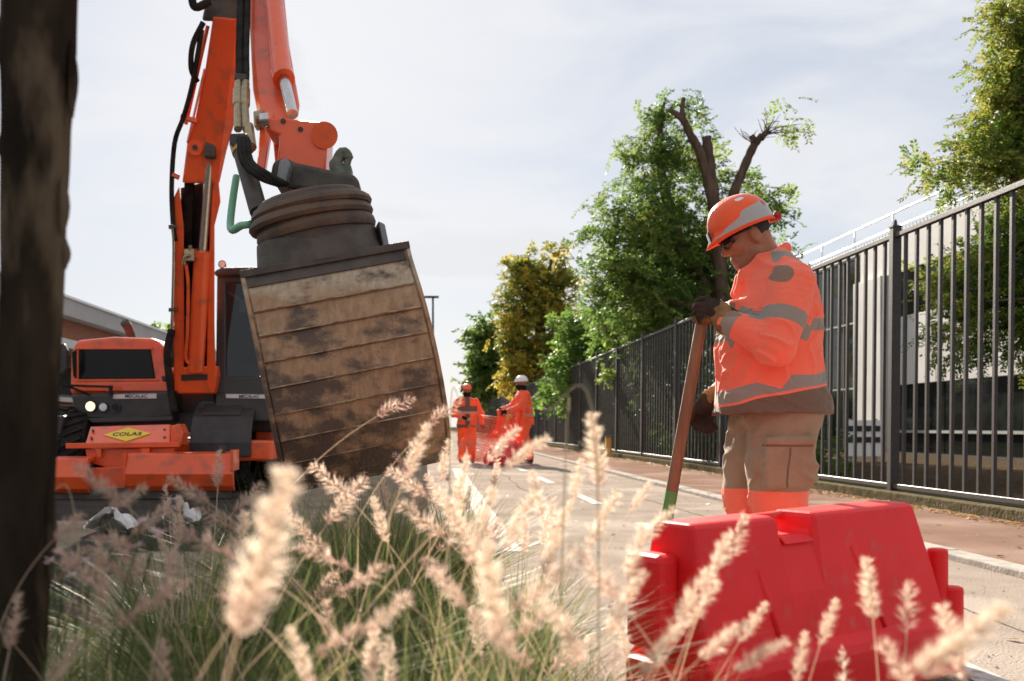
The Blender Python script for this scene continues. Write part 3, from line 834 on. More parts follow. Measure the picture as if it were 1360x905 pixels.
Y = 52.0
b0 = S(716, 560, Y); b0.z = 0
limbs = [([b0, S(718, 500, Y), S(718, 420, Y), S(727, 370, Y), S(733, 345, Y)], [0.4, 0.33, 0.25, 0.15, 0.06]), ([S(718, 430, Y), S(705, 395, Y), S(693, 365, Y)], [0.22, 0.14, 0.06])]
blobs = pb(Y, [(737, 348, 18, 14, 0), (695, 362, 22, 16, 0), (718, 368, 30, 24, .5), (745, 392, 18, 30, .4), (694, 396, 24, 26, -.3), (682, 440, 16, 26, -.5), (714, 430, 38, 38, 0), (744, 450, 20, 28, .5), (686, 484, 22, 30, -.4), (720, 490, 42, 28, 0)])
tree('autumn_tree', 'yellowing round tree standing beyond the two distant workers', (b0.x, Y, 0.03), limbs, blobs, 3400, 'leaf_yellow', n_leaf=12, length=0.45, lw=0.10, ll=0.21, clump=0.38, per=14, tint0=0.34, tintz=-0.12, tk=0.2)

Y = 78.0
b0 = S(655, 560, Y); b0.z = 0
limbs = [([b0, S(655, 500, Y), S(650, 440, Y)], [0.35, 0.25, 0.1])]
blobs = pb(Y, [(648, 436, 14, 18, 0), (640, 462, 14, 20, 0), (655, 490, 22, 28, 0), (642, 510, 10, 18, 0), (655, 522, 16, 20, 0)])
tree('broadleaf_tree', 'dark slim tree just left of the yellowing tree', (b0.x, Y, 0.03), limbs, blobs, 1100, 'leaf_dark', n_leaf=12, length=0.7, lw=0.2, ll=0.4, clump=0.6, per=14, tint0=0.45)

Y = 34.0
b0 = S(778, 560, Y); b0.x = 6.2; b0.z = 0
limbs = [([b0, S(790, 500, Y), S(785, 440, Y)], [0.2, 0.14, 0.05])]
blobs = pb(Y, [(785, 460, 28, 34, 0), (760, 500, 24, 24, 0), (800, 500, 34, 28, 0), (770, 425, 16, 18, .4), (745, 522, 24, 14, 0)])
tree('broadleaf_tree', 'mid green bushy tree between the yellowing tree and the lopped tree', (b0.x, Y, 0.03), limbs, blobs, 1600, 'leaf_bright', n_leaf=12, length=0.42, lw=0.08, ll=0.17, clump=0.4, per=14, tint0=0.3)

# tree by the office building
Y = 12.4
b0 = S(1440, 600, Y); b0.z = 0
limbs = [([b0, S(1436, 450, Y), S(1440, 300, Y), S(1430, 120, Y), S(1420, -40, Y)], [0.2, 0.17, 0.15, 0.11, 0.06]),
         ([S(1438, 330, Y), S(1380, 260, Y), S(1320, 225, Y), S(1250, 215, Y)], [0.07, 0.05, 0.03, 0.008]),
         ([S(1438, 250, Y), S(1390, 180, Y), S(1350, 130, Y)], [0.07, 0.04, 0.01]), ([S(1432, 150, Y), S(1390, 80, Y), S(1350, 40, Y)], [0.06, 0.04, 0.01]),
         ([S(1436, 430, Y), S(1380, 400, Y), S(1310, 400, Y)], [0.05, 0.03, 0.01])]
blobs = pb(Y, [(1300, 205, 34, 28, 0), (1255, 222, 34, 16, -.1), (1240, 250, 22, 10, -.1, .6), (1335, 235, 34, 26, 0), (1350, 150, 34, 40, .2), (1352, 95, 30, 35, 0), (1358, 25, 34, 32, 0), (1390, 60, 40, 60, .3), (1390, 180, 40, 60, .3),
               (1345, 330, 40, 40, .5), (1310, 370, 36, 34, .6), (1300, 440, 30, 26, .5), (1350, 420, 34, 40, .6), (1330, 480, 26, 14, .4, .6), (1400, 300, 40, 60, .3), (1400, 420, 34, 60, .3)])
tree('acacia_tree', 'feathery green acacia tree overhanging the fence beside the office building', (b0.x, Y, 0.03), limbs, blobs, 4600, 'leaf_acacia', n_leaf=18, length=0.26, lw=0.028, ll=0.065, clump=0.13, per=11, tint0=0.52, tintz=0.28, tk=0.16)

# shrubs in the strip behind the fence
k = 0
for (yy, h, xo, lab) in ((17.0, 1.1, 6.0, 'low'), (20.5, 1.9, 6.3, ''), (24.5, 2.2, 6.2, ''), (29.0, 2.3, 6.2, ''), (34, 2.4, 6.3, ''), (39.5, 2.5, 6.2, ''), (46, 2.6, 6.3, ''), (54, 2.6, 6.3, ''), (63, 2.7, 6.3, ''), (73, 2.8, 6.3, '')):
    kk = yy / 24.0
    sh = empty('hedge_shrub', (xo, yy, 0.03), 'dense dark shrub growing in the strip behind the fence bars', 'shrub', 'shrubs behind the fence')
    st = MB()
    for q in range(5):
        st.tube([(xo + rnd.uniform(-.1, .1), yy + rnd.uniform(-.2, .2), 0.0), (xo + rnd.uniform(-.5, .5), yy + rnd.uniform(-1.0, 1.0), h * 0.7)], [0.03, 0.01], 6)
    st.build('stem', 'bark', sh)
    bl = [((xo + rnd.uniform(-.2, .2), yy + q * 0.8 * kk, h * 0.5), (0.7, 0.9 * kk, h * 0.5)) for q in (-2, -1, 0, 1, 2)]
    O, D, K = crown_points(bl, 420, 0.22, 14)
    O[:, 2] = np.maximum(O[:, 2], 0.1)
    O[:, 0] = np.maximum(O[:, 0], 5.35)
    V, T = sprays(O, D, 10, 0.3 * kk, 0.09 * kk, 0.15 * kk, tint=0.2 + 0.1 * K)
    np_mesh('foliage', V, np.arange(len(V)).reshape(-1, 4), 'leaf_dark', sh, attrs={'tint': T})
    k += 1
# leafy twig poking through the fence
p = S(792, 498, 25.6)
tw = empty('leafy_twig', (5.0, p.y, 1.9), 'small bright leafy twig poking through the fence bars', 'twig')
MB().tube([(5.6, p.y + .4, 1.9), (5.0, p.y, 2.1), (4.6, p.y - .2, 2.05)], [0.02, 0.012, 0.004], 6).build('stem', 'bark', tw)
O = np.array([4.65, p.y - .1, 2.08]) + nrs.randn(26, 3) * [0.12, 0.3, 0.13]
V, T = sprays(O, nrs.randn(26, 3), 10, 0.2, 0.05, 0.11, tint=np.full(26, 0.7))
np_mesh('foliage', V, np.arange(len(V)).reshape(-1, 4), 'leaf_bright', tw, attrs={'tint': T})

# green treetop behind the brick building
Y = 90.0
b0 = S(218, 560, Y); b0.z = 0
tree('broadleaf_tree', 'distant small treetop beside the excavator boom foot', (b0.x, Y, 0), [([b0, S(218, 455, Y)], [0.4, 0.1])], pb(Y, [(218, 448, 12, 10, 0), (222, 462, 16, 12, 0)]), 200, 'leaf_bright', n_leaf=10, length=0.8, lw=0.25, ll=0.5, clump=0.6, per=12, tint0=0.5)

# ------------------------------------------------------------------ dark trunk in the foreground
tk = empty('tree_trunk', (-0.66, 1.55, 0.05), 'dark weathered trunk with flaking bark at the edge of the grass bed', 'trunk')
n, m = 40, 90
Z = np.linspace(0.0, 3.4, m); A = np.linspace(0, 2 * np.pi, n, endpoint=False)
ZZ, AA = np.meshgrid(Z, A, indexing='ij')
cxa = S(28, 567, 1.55).x + (ZZ - 0.78) * 0.030 + 0.008; rad = 0.0387 + 0.0149 * np.clip(ZZ - .384, -.1, 1.6)
rad = rad * (1 + 0.10 * vnoise(np.cos(AA) * 1.7 + 5, np.sin(AA) * 1.7 + 5, ZZ * 3) + 0.05 * vnoise(np.cos(AA) * 6 + 9, np.sin(AA) * 6 + 9, ZZ * 11)) + 0.03 * np.exp(-ZZ / 0.12)
V = np.stack([cxa + rad * np.cos(AA), 1.55 + rad * np.sin(AA), ZZ + 0.0], -1).reshape(-1, 3)
ii = np.arange(m * n).reshape(m, n); jj = np.roll(ii, -1, 1)
F = np.stack([ii[:-1], jj[:-1], jj[1:], ii[1:]], -1).reshape(-1, 4)
np_mesh('stem', V, F, 'pole_bark', tk, smooth=True)
fl = MB()
for (zz, aa, hh) in ((1.32, 0.15, 0.12), (1.12, -0.1, 0.09), (1.05, 0.25, 0.05), (1.38, 2.9, 0.10), (0.62, 0.05, 0.16), (1.22, 2.75, 0.07)):
    cx_ = S(28, 567, 1.55).x + (zz - 0.78) * 0.030 + 0.008; r0 = 0.0387 + 0.0149 * (zz - .384) + .001
    pts = []
    for q in range(7):
        z_ = zz - hh / 2 + hh * q / 6; off = 0.004 * math.sin(q / 6 * math.pi) + (0.004 if q in (0, 6) else 0.001)
        a_ = aa
        pts.append(Vector((cx_ + (r0 + off) * math.cos(a_), 1.55 + (r0 + off) * math.sin(a_) - 0.012, z_)))
    MB().tube(pts, [0.002, 0.006, 0.008, 0.009, 0.008, 0.006, 0.002], 6).build('bark_flake', 'pole_bark', tk)

# grit and thin cracks on the carriageway
n = 900
gx = 0.7 + 2.3 * nrs.rand(n); gy = 2.4 + 12 * nrs.rand(n) ** 1.5; gs = .003 + .006 * nrs.rand(n) ** 2
tet = np.array([[1, 0, 0], [-.6, .8, 0], [-.5, -.8, 0], [0, 0, .9]])
V = (np.stack([gx, gy, gx * 0 + .001], 1)[:, None, :] + tet[None] * gs[:, None, None]).reshape(-1, 3)
F = (np.arange(n)[:, None, None] * 4 + np.array([[0, 1, 3], [1, 2, 3], [2, 0, 3]])[None]).reshape(-1, 3)
tag(np_mesh('grit', V, F, 'kerb'), 'loose pale grit scattered over the road surface', 'grit', kind='stuff')
rc = empty('road_cracks', (1.5, 5, 0), None, None); rc['kind'] = 'structure'
for (x0, y0, x1, y1, wd_) in ((2.2, 2.6, 2.5, 7.5, .010), (1.1, 7.0, 3.0, 8.2, .012), (2.45, 7.4, 2.2, 15, .010), (.75, 9.8, 2.9, 10.4, .012), (1.2, 12, 1.3, 20, .012), (2.0, 4.4, 3.0, 4.9, .008)):
    m = MB(); vs_ = []; k_ = 40
    for q in range(k_ + 1):
        t_ = q / k_; x_ = x0 + (x1 - x0) * t_ + .05 * float(vnoise(np.array(t_ * 9.0 + x0), np.array(y0), np.array(0.5))); y_ = y0 + (y1 - y0) * t_ + .05 * float(vnoise(np.array(t_ * 11.0), np.array(x0 * 3), np.array(2.5)))
        w_ = wd_ * rnd.uniform(.3, 1.1); vs_ += [(x_ - w_ / 2, y_ - w_ / 3, .0025), (x_ + w_ / 2, y_ + w_ / 3, .0025)]
    m.add(vs_, [(2 * q, 2 * q + 1, 2 * q + 3, 2 * q + 2) for q in range(k_)]).build('crack', 'dark_asphalt', rc)

# ================================================================== EXCAVATOR
ex = empty('wheeled_excavator', (-2.6, 13.0, 0.0), 'orange wheeled excavator with raised boom and a wide muddy bucket', 'excavator')
OP, DP, CF = 'orange_paint', 'dark_plastic', 'cab_frame'
def part(name, mb, mat, parent=ex, bevel=0.02, smooth=False, label=None):
    o = mb.build(name, mat, parent, bevel=bevel, smooth=smooth)
    if label: o['label'] = label
    return o
YF = 12.4
# --- engine hood with its window
hood = part('engine_hood', MB().slab([(93, 470), (101, 452), (150, 447), (205, 449), (219, 462), (227, 500), (229, 524), (92, 524)], YF, YF + 2.3), OP, bevel=0.05)
part('hood_window', MB().slab([(104, 464), (200, 464), (206, 503), (104, 504)], YF - 0.015, YF + 0.05), 'dark_glass', hood, bevel=0.01)
part('window_frame', MB().slab([(101, 461.5), (203, 461.5), (204, 464.3), (101, 464.3)], YF - 0.022, YF + 0.02).slab([(101, 504), (210, 503.3), (210, 506), (101, 506.5)], YF - 0.022, YF + 0.02), OP, hood, bevel=0.006)
part('corner_window', MB().slab([(95, 468), (101.5, 464), (101.5, 503), (97, 500)], YF - 0.01, YF + 0.05), 'dark_glass', hood, bevel=0.004)
part('hood_panel', MB().slab([(99, 508), (224, 507), (225, 520), (97, 520)], YF - 0.03, YF + 0.02), OP, hood, bevel=0.012)
# --- dark lower body
body = part('lower_body', MB().slab([(93, 524), (228, 519), (229, 556), (150, 560), (118, 558), (98, 543)], YF - 0.14, YF + 2.2), DP, bevel=0.04)
part('body_strip', MB().slab([(150, 524), (208, 523), (208, 529.5), (150, 530)], YF - 0.155, YF - 0.13), 'white_strip', body, bevel=0.002)
c = S(181, 526.6, YF - 0.158)
text_part('lettering', 'MECALAC', 0.062, Matrix.Translation(c) @ Matrix.Rotation(R(90), 4, 'X'), 'black_print', body)
part('bumper_lip', MB().slab([(116, 556), (229, 553), (229, 559), (122, 562)], YF - 0.17, YF + 0.2), CF, body, bevel=0.01)
for i, (x, y, r, m) in enumerate(((121, 540, 0.062, 'lamp_lit'), (138, 541, 0.052, 'chrome'), (154, 541, 0.048, 'dark_glass'))):
    q = S(x, y, YF - 0.14)
    h = MB().tube([q + Vector((0, 0.05, 0)), q + Vector((0, -0.03, 0))], [r + 0.018, r + 0.012], 20).build('headlight', DP, body, smooth='auto')
    MB().tube([q + Vector((0, -0.02, 0)), q + Vector((0, -0.036, 0))], [r, r * 0.9], 20).build('lens', m, h, smooth='auto')
# exhaust and mirrors
q = S(174, 447, YF + 0.9)
part('exhaust', MB().tube([q + Vector((0, 0, -.1)), q + Vector((0, 0, 0.02)), q + Vector((-0.03, -.05, 0.13)), q + Vector((-0.05, -.12, 0.17))], 0.06, 12), 'steel_dark', bevel=0, smooth=True)
part('mirror_arm', MB().tube([S(80, 508, YF - .3), S(86, 512, YF - .3), S(150, 514, YF - .22)], 0.014, 8).tube([S(90, 513, YF - .3), S(120, 525, YF - .2)], 0.016, 8).tube([S(147, 525, YF - .2), S(147, 512, YF - .2)], [0.035, 0.02], 8), 'black_rubber', bevel=0)
part('mirror', MB().slab([(74, 458), (84, 455), (89, 465), (89, 490), (83, 499), (74, 499)], YF - 0.35, YF - 0.25), DP, bevel=0.03)
part('mirror', MB().slab([(213, 500), (224, 497), (226, 504), (216, 508)], YF - 0.3, YF - 0.2), DP, bevel=0.02)
# --- cab
YC = 12.2
cab = part('cab_frame', MB().slab([(288, 362), (300, 362), (300, 524), (286, 524)], YC, YC + 0.12).slab([(354, 366), (364, 366), (372, 524), (360, 524)], YC, YC + 0.12)
     .slab([(286, 500), (372, 500), (372, 560), (286, 560)], YC + 0.004, YC + 1.6)
     .slab([(288, 362), (300, 362), (298, 524), (286, 524)], YC + 1.45, YC + 1.6).slab([(288, 362), (364, 362), (364, 376), (288, 376)], YC + 0.003, YC + 1.6), CF, bevel=0.02)
part('cab_roof', MB().slab([(284, 360), (294, 355), (345, 354), (368, 360), (368, 366), (284, 366)], YC - 0.1, YC + 1.7), DP, bevel=0.03)
part('windscreen', MB().slab([(300, 377), (354, 377), (361, 500), (300, 500)], YC + 0.04, YC + 0.06), pm('cab_glass', (0.02, 0.02, 0.02), None, rough=0.05), cab, bevel=0)
g_ = MATS['cab_glass'].node_tree.nodes['Principled BSDF']; g_.inputs['Transmission Weight'].default_value = 0.75
part('side_window', MB().b2((S(287, 0, YC).x + 0.01, YC + 0.14, 1.45), (S(287, 0, YC).x + 0.02, YC + 1.43, 2.5)), 'dark_glass', cab, bevel=0)
part('seat', MB().slab([(312, 415), (342, 415), (344, 470), (310, 470)], YC + 1.0, YC + 1.15).slab([(310, 470), (346, 470), (346, 484), (310, 484)], YC + 0.6, YC + 1.15), 'black_rubber', cab, bevel=0.03)
part('steering_column', MB().tube([S(322, 500, YC + .3), S(322, 462, YC + .45)], 0.03, 8).tube([S(322 + 14 * math.cos(a * .5236), 460 + 6 * math.sin(a * .5236), YC + .45) for a in range(13)], 0.014, 6, False), 'black_rubber', cab, bevel=0)
part('cab_strip', MB().slab([(300, 523.5), (372, 524.5), (372, 530), (300, 529)], YC - 0.015, YC + 0.02), 'white_strip', cab, bevel=0.002)
c = S(331, 526.8, YC - 0.018)
text_part('lettering', 'MECALAC', 0.056, Matrix.Translation(c) @ Matrix.Rotation(R(90), 4, 'X'), 'black_print', cab)
q = S(296, 352, YC + .2)
wl = part('work_light', MB().tube([q + Vector((0, 0.05, 0)), q + Vector((0, -0.05, 0))], [0.035, 0.05], 16), DP, bevel=0, smooth='auto')
part('lens', MB().tube([q + Vector((0, -0.04, 0)), q + Vector((0, -0.056, 0))], [0.042, 0.04], 16), 'chrome', wl, bevel=0)
part('light_bracket', MB().tube([q, q + Vector((0, 0, -.1))], 0.014, 8), DP, wl, bevel=0)
# --- turntable and middle bay
part('turntable', MB().slab([(112, 552), (372, 546), (372, 574), (120, 574)], YF + 0.15, YF + 2.4), CF, bevel=0.03)
part('middle_bay', MB().slab([(229, 505), (287, 505), (287, 556), (229, 556)], YF + 0.35, YF + 2.0), CF, bevel=0.02)
part('bay_frame', MB().tube([S(231, 440, YF), S(231, 500, YF), S(229, 552, YF)], 0.035, 8).tube([S(286, 500, YF), S(286, 552, YF)], 0.02, 8), 'black_rubber', bevel=0, smooth=True)

# --- undercarriage
UY = 11.75
part('chassis', MB().slab([(120, 585), (360, 585), (360, 612), (120, 616)], UY + 0.2, UY + 3.6), OP, bevel=0.03)
part('chassis_box', MB().slab([(338, 560), (384, 556), (386, 612), (340, 614)], UY + 1.0, UY + 1.9), OP, bevel=0.03)
part('chassis_grip', MB().tube([S(344, 556, UY + .95), S(350, 549, UY + .95), S(372, 546, UY + .95), S(376, 556, UY + .95)], 0.015, 8), 'chrome', bevel=0)
def wheel(cx, cy, wdt, r, front):
    ty = MB(); n = 40
    prof = [(-wdt / 2, r * 0.62), (-wdt / 2, r * 0.9), (-wdt * 0.42, r * 0.97), (-wdt * 0.2, r), (wdt * 0.2, r), (wdt * 0.42, r * 0.97), (wdt / 2, r * 0.9), (wdt / 2, r * 0.62)]
    vs_ = [(cx + a, cy + b_ * math.cos(2 * math.pi * k / n), r + b_ * math.sin(2 * math.pi * k / n)) for k in range(n) for a, b_ in prof]
    mm = len(prof)
    ty.add(vs_, [(k * mm + i, k * mm + i + 1, ((k + 1) % n) * mm + i + 1, ((k + 1) % n) * mm + i) for k in range(n) for i in range(mm - 1)])
    for k in range(26):
        a = 2 * math.pi * k / 26
        for sgn in (-1, 1):
            c_ = Vector((cx + sgn * wdt * 0.24, cy + (r + 0.008) * math.cos(a + sgn * .06), r + (r + 0.008) * math.sin(a + sgn * .06)))
            ty.box(c_, (wdt * 0.46, 0.055, 0.035), Matrix.Rotation(a - math.pi / 2, 3, 'X') @ Matrix.Rotation(sgn * 0.45, 3, 'Z'))
    wv = ty.build('wheel', 'black_rubber', ex, smooth='auto')
    rim = MB()
    for q in range(3):
        rr = [r * 0.63, r * 0.56, r * 0.25][q]; xx = [wdt * 0.5, wdt * 0.36, wdt * 0.30][q]
    rim.tube([(cx - wdt * 0.45, cy, r), (cx + wdt * 0.38, cy, r)], [r * 0.62, r * 0.6], 28).tube([(cx + wdt * 0.38, cy, r), (cx + wdt * 0.46, cy, r)], [r * 0.22, r * 0.18], 16)
    rim.build('rim', 'steel_dark', wv, smooth='auto')
for (x, y) in ((S(308, 0, UY + .8).x, UY + 0.8), (S(100, 0, UY + .8).x, UY + 0.8), (S(308, 0, UY + .8).x, UY + 3.4), (S(100, 0, UY + .8).x, UY + 3.4)):
    wheel(x, y, 0.52, 0.51, True)
# black mudguard over the near wheel
mg = MB()
xa, xb = S(253, 0, UY + .2).x, S(334, 0, UY + .2).x
prof = []
for a in range(0, 13):
    t_ = R(-8 + a * 16.5); prof.append((UY + 0.8 - 0.66 * math.cos(t_), 0.50 + 0.60 * math.sin(t_)))
inner = [(UY + 0.8 + (y - UY - 0.8) * 0.93, 0.50 + (z - 0.50) * 0.93) for y, z in prof]
poly = prof + inner[::-1]
n_ = len(prof); vs_ = [(xa, y, z) for y, z in prof] + [(xb, y, z) for y, z in prof] + [(xa, y, z) for y, z in inner] + [(xb, y, z) for y, z in inner]
fs = []
for i in range(n_ - 1):
    fs += [(i, i + 1, n_ + i + 1, n_ + i), (2 * n_ + i, 3 * n_ + i, 3 * n_ + i + 1, 2 * n_ + i + 1), (i, 2 * n_ + i, 2 * n_ + i + 1, i + 1), (n_ + i, n_ + i + 1, 3 * n_ + i + 1, 3 * n_ + i)]
fs += [(0, n_, 3 * n_, 2 * n_), (n_ - 1, 3 * n_ - 1, 4 * n_ - 1, 2 * n_ - 1)]
mg.add(vs_, fs)
mud = part('mudguard', mg, DP, bevel=0.015)
part('mudguard_panel', MB().box(((xa + xb) / 2 - .02, UY + 0.42, 0.985), (0.48, 0.24, 0.05), (R(37), 0, 0)), DP, mud, bevel=0.02)
part('tank', MB().slab([(66, 552), (86, 552), (80, 580), (62, 590)], UY + .3, UY + 1.0), DP, bevel=0.03)

# --- blade at the front, with the maker's lettering box
BY = 11.0
lb = MB()
lb.add([S(120, 567, BY + .35), S(226, 564, BY + .35), S(226, 588, BY), S(113, 590, BY), S(120, 567, BY + .35) + Vector((0, .5, -.02)), S(226, 564, BY + .35) + Vector((0, .5, -.02)), S(226, 588, BY) + Vector((0, .85, -.05)), S(113, 590, BY) + Vector((0, .85, -.05))],
       [(0, 1, 2, 3), (4, 5, 1, 0), (5, 6, 2, 1), (6, 7, 3, 2), (7, 4, 0, 3), (4, 7, 6, 5)])
lbx = part('blade_linkage', lb, OP, bevel=0.012)
part('side_plate', MB().slab([(227, 566), (238, 563), (243, 575), (240, 592), (227, 594)], BY + 0.02, BY + .3), OP, lbx, bevel=0.01)
part('cross_bar', MB().slab([(87, 589), (238, 587), (238, 594), (87, 596)], BY - 0.06, BY - 0.003), OP, lbx, bevel=0.006)
part('lower_plate', MB().slab([(113, 597), (232, 595), (226, 620), (165, 628), (116, 614)], BY + 0.02, BY + 0.15), OP, lbx, bevel=0.01)
for x in (128, 132, 185, 191): pass
part('lug', MB().slab([(126, 596.5), (134, 596.5), (134, 608), (130, 608)], BY - 0.05, BY + 0.015), OP, lbx, bevel=0.006)
part('lug', MB().slab([(186, 596), (199, 595.5), (197, 605), (190, 605)], BY - 0.05, BY + 0.015), OP, lbx, bevel=0.006)
for (x, y) in ((124, 573), (122, 583), (219, 572), (219, 582)):
    q = S(x, y, BY + .35 - (y - 566) / 23 * .35 - .005)
    part('bolt', MB().tube([q, q + Vector((0, -.02, 0.012))], 0.016, 6), 'steel_dark', lbx, bevel=0)
# diamond sign lies on the sloping face
pA, pB, pC, pD = [S(*q_) for q_ in ((120, 567, BY + .35), (226, 564, BY + .35), (226, 588, BY), (113, 590, BY))]
def onface(u, v): return (pA * (1 - u) + pB * u) * (1 - v) + (pD * (1 - u) + pC * u) * v
nrm = (pB - pA).cross(pD - pA).normalized()
if nrm.y > 0: nrm = -nrm
dm = MB().prism([onface(0.19, .53) + nrm * .004, onface(0.48, .14) + nrm * .004, onface(0.77, .5) + nrm * .004, onface(0.48, .92) + nrm * .004], nrm * 0.004)
dms = part('diamond_sign', dm, 'yellow_sign', lbx, bevel=0)
ux = (pB - pA).normalized(); uy = nrm.cross(ux).normalized()
if uy.z < 0: uy = -uy
Mx = Matrix((ux, uy, ux.cross(uy))).transposed().to_4x4(); Mx.translation = onface(0.48, .53) + nrm * 0.0105
text_part('lettering', 'COLAS', 0.105, Mx, 'black_print', dms)
# blade wings: folded plate, lit shelf on top and curved face below
def wing(x0, x1, yt, yb, ymid):
    z0, z1, z2 = S(0, yt, BY).z, S(0, ymid, BY - .3).z, S(0, yb, BY - .3).z
    X0, X1 = S(x0, 0, BY - .3).x, S(x1, 0, BY - .3).x
    pr = [(BY, z0), (BY - .22, z0 - .02), (BY - .30, z1), (BY - .26, z1 - .13), (BY - .20, z2), (BY - .14, z2), (BY - .19, z1 - .13), (BY - .22, z1), (BY - .16, z0 - .06), (BY, z0 - .05)]
    return MB().prism([(X0, a, b_) for a, b_ in pr], (X1 - X0, 0, 0))
wg = part('blade_wing', wing(63, 114, 606, 656, 634), OP, bevel=0.01)
wg2 = part('blade_wing', wing(166, 309, 600, 653, 630), OP, bevel=0.01)
part('wing_end', MB().b2((S(306, 0, BY - .3).x, BY - .32, S(0, 626, BY - .3).z), (S(306, 0, BY - .3).x + .035, BY + .02, S(0, 597, BY).z)), OP, wg2, bevel=0.008)
part('wing_end', MB().b2((S(165, 0, BY - .3).x - .02, BY - .28, S(0, 640, BY - .3).z), (S(165, 0, BY - .3).x + .01, BY + .02, S(0, 602, BY).z)), OP, wg2, bevel=0.008)
part('pin', MB().tube([S(296, 602, BY - .15), S(296, 592, BY - .15)], 0.028, 10), 'steel_dark', wg2, bevel=0)
part('blade_centre', MB().slab([(112, 622), (172, 620), (166, 652), (116, 655)], BY - 0.10, BY - 0.03), OP, bevel=0.01)
part('cutting_edge', MB().slab([(66, 650), (306, 646), (306, 662), (66, 664)], BY - 0.16, BY - 0.10), 'steel_dark', bevel=0.006)

# --- boom: lower section of two cheek plates with the lift ram between
def P2(x, y, Y): return S(x, y, Y)
def Yb(y): return float(np.interp(y, [20, 200, 520], [10.3, 11.1, 12.05]))
def bp(x, y, d=0.0): return S(x, y, Yb(y) + d)
lo_boom = part('lower_boom', MB().add([bp(x, y) for x, y in ((231, 520), (243, 520), (245, 470), (244, 300), (238, 248), (231, 262), (231, 400))] + [bp(x, y, .42) for x, y in ((231, 520), (243, 520), (245, 470), (244, 300), (238, 248), (231, 262), (231, 400))],
   [tuple(range(7)), tuple(range(13, 6, -1))] + [(i, i + 7, (i + 1) % 7 + 7, (i + 1) % 7) for i in range(7)]), OP, bevel=0.012)
pts_r = ((274, 520), (287, 516), (285, 430), (285, 300), (293, 268), (290, 236), (283, 240), (279, 300), (276, 400))
part('cheek_plate', MB().add([bp(*p_) for p_ in pts_r] + [bp(*p_, .42) for p_ in pts_r], [tuple(range(9)), tuple(range(17, 8, -1))] + [(i, i + 9, (i + 1) % 9 + 9, (i + 1) % 9) for i in range(9)]), OP, lo_boom, bevel=0.012)
part('back_plate', MB().prism([bp(243, 518, .40), bp(278, 518, .40), bp(281, 240, .40), bp(240, 250, .40)], (0, .03, 0)), CF, lo_boom, bevel=0)
part('boom_foot', MB().prism([bp(233, 488), bp(284, 486), bp(288, 500), bp(284, 523), bp(236, 523), bp(231, 505)], (0, .3, 0)), OP, lo_boom, bevel=0.02)
part('foot_slot', MB().prism([bp(240, 498, -.008), bp(276, 497, -.008), bp(275, 505, -.008), bp(241, 506, -.008)], (0, .02, 0)), CF, lo_boom, bevel=0)
part('foot_pin', MB().tube([bp(229, 496, .12), bp(291, 494, .12)], 0.07, 16), OP, lo_boom, bevel=0, smooth='auto')
ram = part('ram_barrel', MB().tube([bp(260, 492, .02), bp(269, 336, .02)], 0.10, 20), OP, bevel=0, smooth='auto')
part('ram_collar', MB().tube([bp(268.7, 342, .02), bp(269.2, 333, .02)], 0.112, 20), OP, ram, bevel=0, smooth='auto')
part('ram_rod', MB().tube([bp(269.2, 334, .02), bp(281, 192, .05)], 0.055, 18), 'chrome', ram, bevel=0, smooth='auto')
part('rod_eye', MB().box(bp(281, 196, .02), (0.13, 0.16, 0.26), (0, R(4), 0)), 'steel_dark', ram, bevel=0.02)
part('ram_pipe', MB().tube(curve([bp(247, 350, -.05), bp(250, 380, -.08), bp(249, 440, -.08), bp(247, 475, -.06), bp(252, 484, -.06)], 16), 0.02, 8), OP, ram, bevel=0, smooth=True)
part('valve_block', MB().box(bp(253, 340, -.02), (0.12, 0.14, 0.14)).tube([bp(244, 352, -.1), bp(246, 341, -.1), bp(252, 339, -.1)], 0.025, 8).tube([bp(252, 338, -.05), bp(253, 326, -.05)], 0.022, 8), 'brass', ram, bevel=0.01)
for i, (xa_, xb_) in enumerate(((247, 245), (250, 249), (254, 253), (272, 276), (269, 274))):
    part('hose', MB().tube(curve([bp(xa_, 505, .25), bp(xa_ + 1, 420, .2), bp(xb_, 320, .2), bp(xb_ + 3, 236, .22)], 20), 0.024, 8), 'black_rubber', lo_boom, bevel=0, smooth=True)
part('cross_tie', MB().prism([bp(242, 420, .1), bp(252, 420, .1), bp(252, 424, .1), bp(242, 424, .1)], (0, .03, 0)).prism([bp(268, 420, .1), bp(278, 420, .1), bp(278, 424, .1), bp(268, 424, .1)], (0, .03, 0)), 'galvanised', lo_boom, bevel=0)
# upper boom
ub_px = ((242, 243), (291, 245), (301, 200), (311, 165), (316, 90), (318, 25), (283, 22), (273, 90), (260, 155), (249, 188))
n_ = len(ub_px)
ub = part('upper_boom', MB().add([bp(*p_) for p_ in ub_px] + [bp(*p_, .38) for p_ in ub_px], [tuple(range(n_)), tuple(range(2 * n_ - 1, n_ - 1, -1))] + [(i, i + n_, (i + 1) % n_ + n_, (i + 1) % n_) for i in range(n_)]), OP, bevel=0.02)
part('pivot_boss', MB().tube([bp(259, 196, -.05), bp(259, 196, .1)], 0.085, 20), OP, ub, bevel=0, smooth='auto')
part('pivot_bolt', MB().tube([bp(259, 196, -.075), bp(259, 196, .0)], 0.03, 10), 'steel_dark', ub, bevel=0)
part('boom_edge', MB().beam(bp(272, 92, -.015), bp(249, 190, -.015), .018, .03), 'orange_paint', ub, bevel=0)
for (x0, y0, x1, y1) in ((240, 155, 262, 162), (229, 232, 238, 236)):
    part('hose_clamp', MB().beam(bp(x0, y0, -.02), bp(x1, y1, -.02), .07, .05), OP, ub, bevel=0.006)
